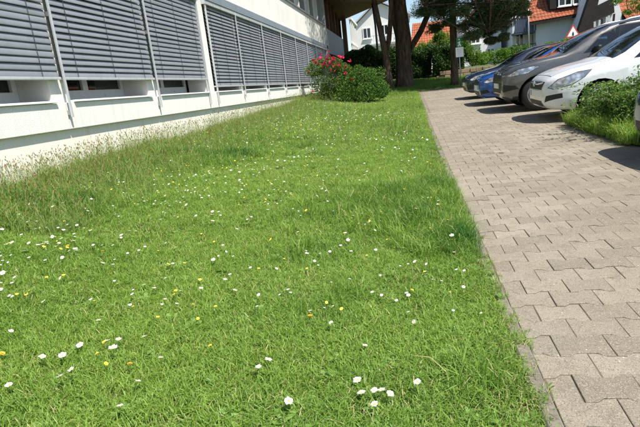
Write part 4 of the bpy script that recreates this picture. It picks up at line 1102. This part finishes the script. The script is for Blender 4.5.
def cut(bm, poly, ax, cond, tag):
    """imprint a polygon (in the two axes ax) on the faces that pass cond; mark them with tag"""
    i, j = ax; k = 3 - i - j
    lo = (min(q[0] for q in poly) - .06, min(q[1] for q in poly) - .06); hi = (max(q[0] for q in poly) + .06, max(q[1] for q in poly) + .06)
    def near():
        out = []
        for f in bm.faces:
            c = [v.co for v in f.verts]
            if f.material_index == 0 and max(v[i] for v in c) > lo[0] and min(v[i] for v in c) < hi[0] and max(v[j] for v in c) > lo[1] and min(v[j] for v in c) < hi[1] and cond(f): out.append(f)
        return out
    for q in range(len(poly)):
        a, b = poly[q], poly[(q + 1) % len(poly)]
        no = Vector((0, 0, 0)); no[i] = b[1] - a[1]; no[j] = -(b[0] - a[0])
        if no.length < 1e-7: continue
        co = Vector((0, 0, 0)); co[i], co[j] = a
        fs = near(); geom = list({*fs, *[e for f in fs for e in f.edges], *[v for f in fs for v in f.verts]})
        bmesh.ops.bisect_plane(bm, geom=geom, plane_co=co, plane_no=no.normalized(), dist=1e-4)
    res = []
    for f in near():
        c = f.calc_center_median()
        if inside(poly, (c[i], c[j])): f.material_index = tag; res.append(f)
    return res

def wheel(parent, cx_, cy_, cz_, r, side, wd=.205):
    tw = MB(); h = wd / 2
    tw.lathe([(r * .66, -h), (r * .9, -h * 1.02), (r * .975, -h * .8), (r, -h * .4), (r, h * .4), (r * .975, h * .8), (r * .9, h * 1.02), (r * .66, h), (r * .62, h * .6), (r * .62, -h * .6), (r * .66, -h)], 28, (cx_, cy_, cz_))
    w_ = tw.build('wheel', M['rubber'], parent, smooth_=True)
    rm = MB(); f = cy_ + side * h * .72
    rm.lathe([(r * .66, f + side * .03), (r * .63, f + side * .034), (r * .58, f), (r * .58, f - side * .06), (0.01, f - side * .06)], 28, (cx_, 0, cz_))
    rm.build('rim', M['rim'], w_, smooth_=False)
    for k in range(5):
        sp = MB(); a = 2 * math.pi * k / 5 + .3; d = (math.cos(a), math.sin(a)); s_ = (-d[1], d[0]); q = []
        for (rr, ww) in ((.05, .028), (r * .6, .042)):
            for sg_ in (-1, 1): q.append((cx_ + d[0] * rr + s_[0] * ww * sg_, cz_ + d[1] * rr + s_[1] * ww * sg_))
        q = [q[0], q[1], q[3], q[2]]
        y0_, y1_ = f - side * .02, f + side * .014
        sp.add([(x, y0_, z_) for x, z_ in q] + [(x, y1_, z_) for x, z_ in q], [(0, 1, 2, 3), (7, 6, 5, 4), (0, 4, 5, 1), (1, 5, 6, 2), (2, 6, 7, 3), (3, 7, 4, 0)]); sp.build('spoke', M['rim'], w_)
    MB().lathe([(.055, f - side * .02), (.05, f + side * .022), (.001, f + side * .026)], 14, (cx_, 0, cz_)).build('hub_cap', M['rim'], w_)

def make_car(name, p, paintm, label, x0, yc, near_only=False, roll=0.0):
    zg = float(ground_z(x0 + 2, yc)) + .008
    t = thing(name, (0, 0, 0), label, 'car', 'cars parked beside the path')
    bm = body_bm(p); L = p['L']; R_ = p['wheel']
    side = lambda f: abs(f.normal.y) > .32
    # wheel arches: open the shell
    for wx in p['axles']:
        ra = R_ + .055; poly = [(wx + ra * math.cos(a), R_ + ra * math.sin(a)) for a in np.linspace(0, 2 * math.pi, 23)[:-1]]
        fs = cut(bm, poly, (0, 2), lambda f: abs(f.normal.y) > .2 or f.normal.z < -.5, 9)
        fs = [f for f in fs if abs(f.calc_center_median().y) > .5]
        for f in bm.faces:
            if f.material_index == 9 and abs(f.calc_center_median().y) <= .5: f.material_index = 0
        bmesh.ops.delete(bm, geom=fs, context='FACES')
    tags = {}
    def imprint(tag_name, poly, ax, cond, mat):
        tg = tags.setdefault(tag_name, (len(tags) + 1, mat))[0]
        cut(bm, poly, ax, cond, tg)
    for i, poly in enumerate(p['side_windows']): 
        for sgn in (-1, 1): imprint('side_window%d%s' % (i, 'ab'[sgn > 0]), poly, (0, 2), (lambda s_: lambda f: f.normal.y * s_ > .32)(sgn), M['car_glass'])
    xw = p['windshield']           # plan polygon
    imprint('windshield', xw, (0, 1), lambda f: f.normal.z > .15 and f.normal.x < -.15, M['car_glass'])
    imprint('rear_window', p['rear_window'], (1, 2), lambda f: f.normal.x > .3, M['car_glass'])
    for sgn in (-1, 1):
        imprint('headlight%s' % 'ab'[sgn > 0], p['headlight'], (0, 2), (lambda s_: lambda f: f.calc_center_median().y * s_ > .30 and f.normal.z < .93)(sgn), M['headlamp'])
    def grow(poly, d):
        c0 = (sum(q[0] for q in poly) / len(poly), sum(q[1] for q in poly) / len(poly)); out = []
        for a, b in poly:
            v = Vector((a - c0[0], b - c0[1])); out.append((a + v.x / v.length * d, b + v.y / v.length * d))
        return out
    for sgn in (-1, 1): imprint('lamp_surround%s' % 'ab'[sgn > 0], grow(p['headlight'], .014), (0, 2), (lambda s_: lambda f: f.calc_center_median().y * s_ > .28 and f.normal.z < .95)(sgn), M['underbody'])
    for i, poly in enumerate(p['side_windows']):
        for sgn in (-1, 1): imprint('window_seal%d%s' % (i, 'ab'[sgn > 0]), grow(poly, .03), (0, 2), (lambda s_: lambda f: f.normal.y * s_ > .30)(sgn), M['black_plastic'])
    imprint('windshield_seal', grow(xw, .03), (0, 1), lambda f: f.normal.z > .12 and f.normal.x < -.08, M['black_plastic'])
    for sgn in (-1, 1):
        h0, h1 = p['hood']
        imprint('hood_gap%s' % 'ab'[sgn > 0], [(h0[0], sgn * h0[1]), (h1[0], sgn * h1[1]), (h1[0], sgn * (h1[1] + .012)), (h0[0], sgn * (h0[1] + .012))], (0, 1), lambda f: f.normal.z > .3, M['underbody'])
    imprint('hood_edge', [(h0[0] - .012, -h0[1]), (h0[0], -h0[1]), (h0[0], h0[1]), (h0[0] - .012, h0[1])], (0, 1), lambda f: f.normal.z > .25, M['underbody'])
    for i, poly in enumerate(p['grille']): imprint('grille%d' % i, poly, (1, 2), lambda f: f.normal.x < -.25, M['black_plastic'])
    for sgn in (-1, 1):
        for i, poly in enumerate(p.get('fog', [])): imprint('fog_light%d%s' % (i, 'ab'[sgn > 0]), [(a * sgn, b) for a, b in poly], (1, 2), lambda f: f.normal.x < -.2, M['black_plastic'])
    for poly in p.get('cladding', []):
        for sgn in (-1, 1): imprint('sill_trim' + 'ab'[sgn > 0], poly, (0, 2), (lambda s_: lambda f: f.calc_center_median().y * s_ > .3)(sgn), M['black_plastic'])
    for poly in p.get('gaps', []):
        for sgn in (-1, 1): imprint('door_gap%d%s' % (int(poly[0][0] * 100), 'ab'[sgn > 0]), poly, (0, 2), (lambda s_: lambda f: f.normal.y * s_ > .5)(sgn), M['underbody'])
    Mw = Matrix.Translation((x0, yc, zg)) @ Matrix.Rotation(math.atan(.02), 4, 'X') @ Matrix.Rotation(p.get('yaw', 0), 4, 'Z')
    t.matrix_basis = Mw
    # split the shell by tag into parts (local coordinates, parent inverse identity)
    groups = {}
    for f in bm.faces: groups.setdefault(f.material_index, []).append(f)
    inv = {v[0]: (k, v[1]) for k, v in tags.items()}
    def local(name_, me):
        o = bpy.data.objects.new(name_, me); COL.objects.link(o); o.parent = t; return o
    for tg, fs in groups.items():
        nm, mat_ = inv.get(tg, ('body', paintm)); nm = ''.join(ch for ch in nm if not ch.isdigit())
        for base_ in ('side_window', 'headlight', 'grille', 'fog_light', 'sill_trim', 'door_gap', 'lamp_surround', 'window_seal', 'windshield_seal', 'hood_gap'):
            if nm.startswith(base_): nm = base_
        vm = {}; V_ = []; F_ = []
        for f in fs:
            q = []
            for v in f.verts:
                if v not in vm: vm[v] = len(V_); V_.append(v.co.copy())
                q.append(vm[v])
            F_.append(q)
        me = bpy.data.meshes.new(nm); me.from_pydata(V_, [], F_); me.materials.append(mat_); me.polygons.foreach_set('use_smooth', [True] * len(F_))
        # keep the smooth normals of the whole shell
        nrm = [v.normal.copy() for v in vm]
        me.normals_split_custom_set_from_vertices(nrm)
        local(nm, me)
    bm.free()
    # proxy parent with identity so helper builders can work in local coordinates
    class Loc: pass
    def part(name_, mb, mat_, parent=None, sm=False, bevel=0):
        o = bpy.data.objects.new(name_, mb.mesh(name_, mat_, sm)); COL.objects.link(o); o.parent = parent or t
        if bevel:
            b = o.modifiers.new('bevel', 'BEVEL'); b.width = bevel; b.segments = 2
        return o
    hwm = max(q[1] for q in p['width'])
    # arch liners and wheels
    for wx in p['axles']:
        for sgn in (-1, 1):
            ln = MB(); ra = R_ + .06; n = 16; vs = []; 
            for yy in (sgn * (hwm - .035), sgn * (hwm - .34)):
                for k in range(n + 1):
                    a = -.35 + (math.pi + .7) * k / n; vs.append((wx + ra * math.cos(a), yy, R_ + ra * math.sin(a)))
            fs = [(k, k + 1, k + n + 2, k + n + 1) for k in range(n)] + [tuple(range(n + 1, 2 * n + 2))]
            ln.add(vs, fs); part('arch_liner', ln, M['underbody'])
            tw = MB(); h = .105; cy_ = sgn * (hwm - .145)
            r = R_
            tw.lathe([(r * .66, -h), (r * .9, -h * 1.02), (r * .975, -h * .8), (r, -h * .4), (r, h * .4), (r * .975, h * .8), (r * .9, h * 1.02), (r * .66, h), (r * .62, h * .6), (r * .62, -h * .6), (r * .66, -h)], 28, (wx, cy_, R_))
            wo2 = part('wheel', tw, M['rubber'], None, True)
            f = cy_ + sgn * h * .72
            part('rim', MB().lathe([(r * .66, f + sgn * .03), (r * .63, f + sgn * .034), (r * .58, f), (r * .58, f - sgn * .06), (.01, f - sgn * .06)], 28, (wx, 0, R_)), M['rim'], wo2)
            for k in range(5):
                a = 2 * math.pi * k / 5 + .3; d = (math.cos(a), math.sin(a)); s_ = (-d[1], d[0]); q = []
                for (rr, ww) in ((.05, .028), (r * .6, .042)):
                    for s2 in (-1, 1): q.append((wx + d[0] * rr + s_[0] * ww * s2, R_ + d[1] * rr + s_[1] * ww * s2))
                q = [q[0], q[1], q[3], q[2]]; ya, yb = f - sgn * .02, f + sgn * .014
                part('spoke', MB().add([(x, ya, z_) for x, z_ in q] + [(x, yb, z_) for x, z_ in q], [(0, 1, 2, 3), (7, 6, 5, 4), (0, 4, 5, 1), (1, 5, 6, 2), (2, 6, 7, 3), (3, 7, 4, 0)]), M['rim'], wo2)
    # cabin
    bz = float(pchip(p['belt'], [p['cowl'] + .6])[0])
    part('cabin_floor', MB().box(p['cowl'] + .1, L - .5, -hwm + .2, hwm - .2, .35, bz - .22), M['seat'], bevel=.05)
    part('dashboard', MB().box(p['cowl'] - .02, p['cowl'] + .45, -hwm + .22, hwm - .22, bz - .25, bz - .01), M['seat'], bevel=.05)
    for xq in (p['cowl'] + 1.15, p['cowl'] + 2.0):
        for sgn in (-1, 1):
            st = part('seat', MB().hexa([(xq, sgn * .36 - .23, bz - .3), (xq + .16, sgn * .36 - .23, bz - .3), (xq + .16, sgn * .36 + .23, bz - .3), (xq, sgn * .36 + .23, bz - .3), (xq + .12, sgn * .36 - .2, bz + .16), (xq + .24, sgn * .36 - .2, bz + .16), (xq + .24, sgn * .36 + .2, bz + .16), (xq + .12, sgn * .36 + .2, bz + .16)]), M['seat'], bevel=.04)
            part('headrest', MB().box(xq + .15, xq + .25, sgn * .36 - .13, sgn * .36 + .13, bz + .20, bz + .38), M['seat'], st, bevel=.03)
    # mirrors, handles, plate, rails
    for sgn in (-1, 1):
        mx_ = p['cowl'] + p.get('mirror', .42); my = sgn * (hwm * .955)
        mm = part('mirror', MB().hexa([(mx_, my, bz + .0), (mx_ + .12, my, bz + .0), (mx_ + .13, my + sgn * .2, bz + .02), (mx_ + .03, my + sgn * .2, bz + .02), (mx_ + .01, my, bz + .13), (mx_ + .12, my, bz + .13), (mx_ + .13, my + sgn * .19, bz + .15), (mx_ + .04, my + sgn * .19, bz + .15)]), p.get('mirror_mat', paintm), bevel=.03)
        for hx in p['handles']:
            w_ = float(pchip(p['width'], [hx])[0]); part('door_handle', MB().box(hx - .09, hx + .09, sgn * w_ * .985 - .02, sgn * w_ * .985 + .022, bz - .14, bz - .11), p.get('handle_mat', paintm), bevel=.008)
        if p.get('rails'):
            a, b = p['rails']; q = []
            for xx in np.linspace(a, b, 9):
                zz = float(pchip(p['top'], [xx])[0]); w_ = float(pchip(p['width'], [xx])[0]); s_ = float(pchip(p['belt'], [xx])[0]); th = .34 * min(zz - s_, .62)
                q.append((xx, sgn * (.955 * w_ - th * .98), zz - .035 + (.035 if a + .05 < xx < b - .05 else 0)))
            part('roof_rail', MB().tube(q, .022, 8), M['alu'], None, True)
    pz = p['plate_z']; px_ = -.012
    pl = part('number_plate', MB().box(px_ - .014, px_ + .02, -.26, .26, pz, pz + .11), M['plate'], bevel=.003)
    part('plate_band', MB().box(px_ - .016, px_ - .0142, .215, .258, pz + .004, pz + .106), M['plate_blue'], pl)
    if p.get('bar'):
        z_ = p['bar']; part('grille_bar', MB().tube([(.07, -.52, z_ + .03), (-.005, -.25, z_), (-.012, 0, z_ - .004), (-.005, .25, z_), (.07, .52, z_ + .03)], [.016, .02, .022, .02, .016], 8), M['chrome'], None, True)
        em = part('emblem', MB().lathe([(.055, -.034), (.055, -.02), (.044, -.02), (.044, -.034), (.055, -.034)], 20, (0, 0, z_), 'x'), M['chrome'])
        part('emblem_bolt', MB().add([(-.034, -.055, z_ - .006), (-.034, .02, z_ + .012), (-.034, .02, z_ - .004), (-.034, .055, z_ + .006), (-.034, -.02, z_ - .012), (-.034, -.02, z_ + .004)], [(0, 5, 1), (2, 3, 4), (1, 2, 4, 5)]), M['chrome'], em)
    return t

MPV = dict(L=4.28, hood=((.14, .52), (1.0, .80)), wheel=.315, axles=(.83, 3.45), cowl=1.04, plate_z=.44, bar=.665, handles=(2.55, 3.35), mirror=.62,
    top=[(0, .62), (.02, .70), (.08, .765), (.25, .85), (.6, .94), (.95, 1.0), (1.08, 1.04), (1.45, 1.26), (1.9, 1.48), (2.2, 1.56), (2.7, 1.605), (3.3, 1.59), (3.8, 1.50), (4.02, 1.32), (4.15, 1.02), (4.25, .8), (4.28, .66)],
    bottom=[(0, .34), (.05, .25), (.2, .20), (.7, .19), (3.6, .2), (4.0, .24), (4.28, .38)],
    belt=[(0, .55), (.1, .65), (.35, .76), (.8, .87), (1.2, .92), (2.0, .98), (3.4, 1.06), (4.0, 1.04), (4.28, .62)],
    width=[(0, .50), (.03, .60), (.1, .70), (.22, .79), (.42, .86), (.75, .895), (1.5, .90), (3.4, .90), (3.9, .87), (4.15, .79), (4.28, .62)],
    side_windows=[[(1.34, .965), (1.76, 1.0), (1.76, 1.29), (1.68, 1.25)], [(1.86, 1.04), (2.72, 1.07), (2.72, 1.50), (2.25, 1.47), (1.86, 1.35)], [(2.80, 1.075), (3.55, 1.10), (3.50, 1.46), (3.2, 1.495), (2.80, 1.50)]],
    windshield=[(1.04, -.74), (1.04, .74), (1.7, .66), (2.10, .58), (2.10, -.58), (1.7, -.66)],
    rear_window=[(-.6, 1.12), (.6, 1.12), (.5, 1.46), (-.5, 1.46)],
    headlight=[(.06, .60), (.13, .575), (.38, .635), (.56, .73), (.68, .845), (.46, .82), (.20, .73)],
    grille=[[(-.42, .56), (.42, .56), (.50, .70), (-.50, .70)], [(-.45, .27), (.45, .27), (.42, .37), (-.42, .37)]],
    fog=[[(.53, .34), (.80, .42), (.80, .50), (.60, .46)]],
    gaps=[[(1.60, .34), (1.607, .34), (1.607, .99), (1.60, .99)], [(2.76, .34), (2.767, .34), (2.767, 1.06), (2.76, 1.06)]])
SUV = dict(MPV, hood=((.12, .58), (1.2, .82)), L=4.5, wheel=.355, axles=(.72, 3.45), cowl=1.22, plate_z=.52, bar=None, rails=(2.35, 4.0), handles=(2.6, 3.45), mirror=.55, mirror_mat=None,
    top=[(0, .74), (.02, .84), (.08, .91), (.25, 1.0), (.7, 1.08), (1.1, 1.135), (1.25, 1.17), (1.6, 1.38), (2.0, 1.57), (2.35, 1.66), (2.9, 1.70), (3.5, 1.67), (4.0, 1.57), (4.22, 1.36), (4.36, 1.06), (4.47, .85), (4.5, .72)],
    bottom=[(0, .40), (.05, .31), (.2, .25), (.7, .23), (3.7, .24), (4.2, .30), (4.5, .45)],
    belt=[(0, .62), (.1, .76), (.35, .90), (.8, 1.02), (1.3, 1.06), (2.0, 1.09), (3.5, 1.16), (4.2, 1.12), (4.5, .68)],
    width=[(0, .58), (.03, .68), (.1, .76), (.22, .83), (.42, .89), (.75, .92), (1.5, .92), (3.5, .92), (4.05, .89), (4.35, .80), (4.5, .66)],
    side_windows=[[(1.62, 1.10), (2.80, 1.15), (2.80, 1.59), (2.35, 1.57), (1.98, 1.43)], [(2.88, 1.155), (3.75, 1.19), (3.65, 1.55), (3.3, 1.585), (2.88, 1.595)]],
    windshield=[(1.24, -.74), (1.24, .74), (1.8, .68), (2.2, .6), (2.2, -.6), (1.8, -.68)], rear_window=[(-.6, 1.2), (.6, 1.2), (.5, 1.54), (-.5, 1.54)],
    headlight=[(.10, .79), (.18, .775), (.50, .82), (.72, .93), (.60, .945), (.30, .905)],
    grille=[[(-.52, .42), (.52, .42), (.58, .66), (-.58, .66)], [(-.5, .76), (.5, .76), (.5, .81), (-.5, .81)]], fog=[[(.64, .44), (.86, .50), (.84, .58), (.66, .62)]],
    cladding=[[(.2, .2), (4.4, .2), (4.4, .345), (.2, .345)]],
    gaps=[[(1.72, .38), (1.727, .38), (1.727, 1.08), (1.72, 1.08)], [(2.84, .38), (2.847, .38), (2.847, 1.14), (2.84, 1.14)]])
SUV['mirror_mat'] = M['black_plastic']
HATCH = dict(MPV, hood=((.12, .52), (1.15, .78)), L=4.2, wheel=.31, axles=(.84, 3.4), cowl=1.18, plate_z=.42, bar=None, handles=(2.5, 3.2), mirror=.5,
    top=[(0, .60), (.02, .67), (.08, .735), (.25, .80), (.7, .885), (1.1, .945), (1.2, .98), (1.6, 1.2), (2.0, 1.37), (2.3, 1.44), (2.8, 1.47), (3.3, 1.44), (3.75, 1.32), (4.0, 1.1), (4.12, .95), (4.18, .8), (4.2, .65)],
    belt=[(0, .52), (.1, .62), (.35, .73), (.8, .83), (1.3, .88), (2.0, .90), (3.4, .95), (3.9, .95), (4.2, .6)],
    width=[(0, .50), (.03, .60), (.1, .70), (.22, .78), (.42, .84), (.75, .87), (1.5, .88), (3.3, .88), (3.8, .85), (4.1, .77), (4.2, .62)],
    bottom=[(0, .33), (.05, .24), (.2, .19), (.7, .18), (3.6, .19), (4.0, .24), (4.2, .36)],
    side_windows=[[(1.55, .92), (2.6, .95), (2.6, 1.37), (2.3, 1.36), (1.9, 1.23)], [(2.68, .955), (3.45, .98), (3.35, 1.31), (3.0, 1.36), (2.68, 1.375)]],
    windshield=[(1.2, -.7), (1.2, .7), (1.75, .64), (2.15, .56), (2.15, -.56), (1.75, -.64)], rear_window=[(-.55, 1.02), (.55, 1.02), (.48, 1.28), (-.48, 1.28)],
    headlight=[(.10, .615), (.18, .59), (.48, .64), (.66, .76), (.52, .765), (.26, .72)],
    grille=[[(-.42, .54), (.42, .54), (.46, .64), (-.46, .64)], [(-.5, .24), (.5, .24), (.48, .38), (-.48, .38)]], fog=[[(.56, .28), (.78, .34), (.76, .42), (.58, .4)]],
    gaps=[[(1.62, .34), (1.627, .34), (1.627, .9), (1.62, .9)], [(2.64, .34), (2.647, .34), (2.647, .94), (2.64, .94)]])
M['paint_white'] = paint('paint_white', (.74, .76, .77)); M['paint_grey'] = paint('paint_grey', (.115, .112, .108), .6); M['paint_blue'] = paint('paint_blue', (.012, .09, .36), .35)
M['paint_navy'] = paint('paint_navy', (.012, .022, .05), .4); M['paint_silver'] = paint('paint_silver', (.20, .27, .36), .6)
make_car('parked_car', MPV, M['paint_white'], 'white compact people carrier behind the verge shrub', 2.38, 10.15)
ford = make_car('parked_car', SUV, M['paint_grey'], 'dark grey off-roader with silver roof rails behind the white car', 2.10, 12.62)
make_car('parked_car', HATCH, M['paint_blue'], 'bright blue hatchback parked beyond the dark grey car', 1.95, 15.0)
make_car('parked_car', dict(HATCH), M['paint_navy'], 'navy blue car farthest along the row beside the path', 1.95, 18.0)
make_car('parked_car', HATCH, M['paint_silver'], 'silver-blue car whose bumper enters at the right edge', 2.44, 5.56)

# cloth in the grey car's side window, thin pale pole before the balcony house
c = W(583, 54, 11.95)
cl_ = thing('window_cloth', (c[0], c[1], c[2] - .12), 'pink and turquoise cloth hanging inside the dark grey car window', 'cloth')
def drape(x0, x1, z0, z1, mat, nm):
    m = MB(); n = 8; vs = []
    for k in range(n + 1):
        x = x0 + (x1 - x0) * k / n; y = c[1] + .012 * math.sin(k * 2.1)
        vs += [(x, y, z0), (x, y, z1), (x, y + .006, z0), (x, y + .006, z1)]
    fs = []
    for k in range(n):
        a = 4 * k; b = a + 4; fs += [(a, b, b + 1, a + 1), (a + 2, a + 3, b + 3, b + 2), (a + 1, b + 1, b + 3, a + 3), (a, a + 2, b + 2, b)]
    m.add(vs, fs); m.build(nm, mat, cl_, smooth_=True)
drape(c[0] - .12, c[0] + .02, c[2] - .12, c[2] + .12, M['pink'], 'pink_panel'); drape(c[0] + .025, c[0] + .12, c[2] - .12, c[2] + .05, M['cyan'], 'turquoise_panel'); drape(c[0] + .025, c[0] + .13, c[2] + .055, c[2] + .12, M['pink'], 'pink_panel')
b = W(529, 52, 32); gzz = float(ground_z(b[0], 32))
fp = thing('slim_pole', (b[0], 32, gzz), 'thin pale pole standing before the balcony house', 'pole')
MB().tube([(b[0], 32, gzz - .2), (b[0] - .03, 32, 5.2)], [.05, .035], 10).build('pole_shaft', M['galv'], fp, True)

# slender tree whose outer twigs hang before the tiled roof
tb = W(668, 60, 34); gzz = float(ground_z(tb[0], 34))
tree('slender_tree', (tb[0], 34, gzz), 'light green twigs hanging before the terracotta roof at top right', [
    ([(tb[0], 34, gzz - .1), (tb[0] + .05, 34, 2.5), (tb[0] - .1, 34, 4.5), (tb[0], 34, 6.5)], [.14, .11, .09, .04])],
    [(W(634, 3, 33.6), (.55, .5, .35)), (W(628, 12, 33.6), (.35, .4, .2)), (W(640, 8, 33.6), (.4, .5, .3)), (W(618, 1, 33.6), (.4, .4, .2)), (W(648, -10, 33.6), (.9, .8, .7)), (W(660, -25, 34), (1.2, 1.1, .9))], 330, .10, M['bright_leaf'], seed=400, lump=.5, shell=.1)
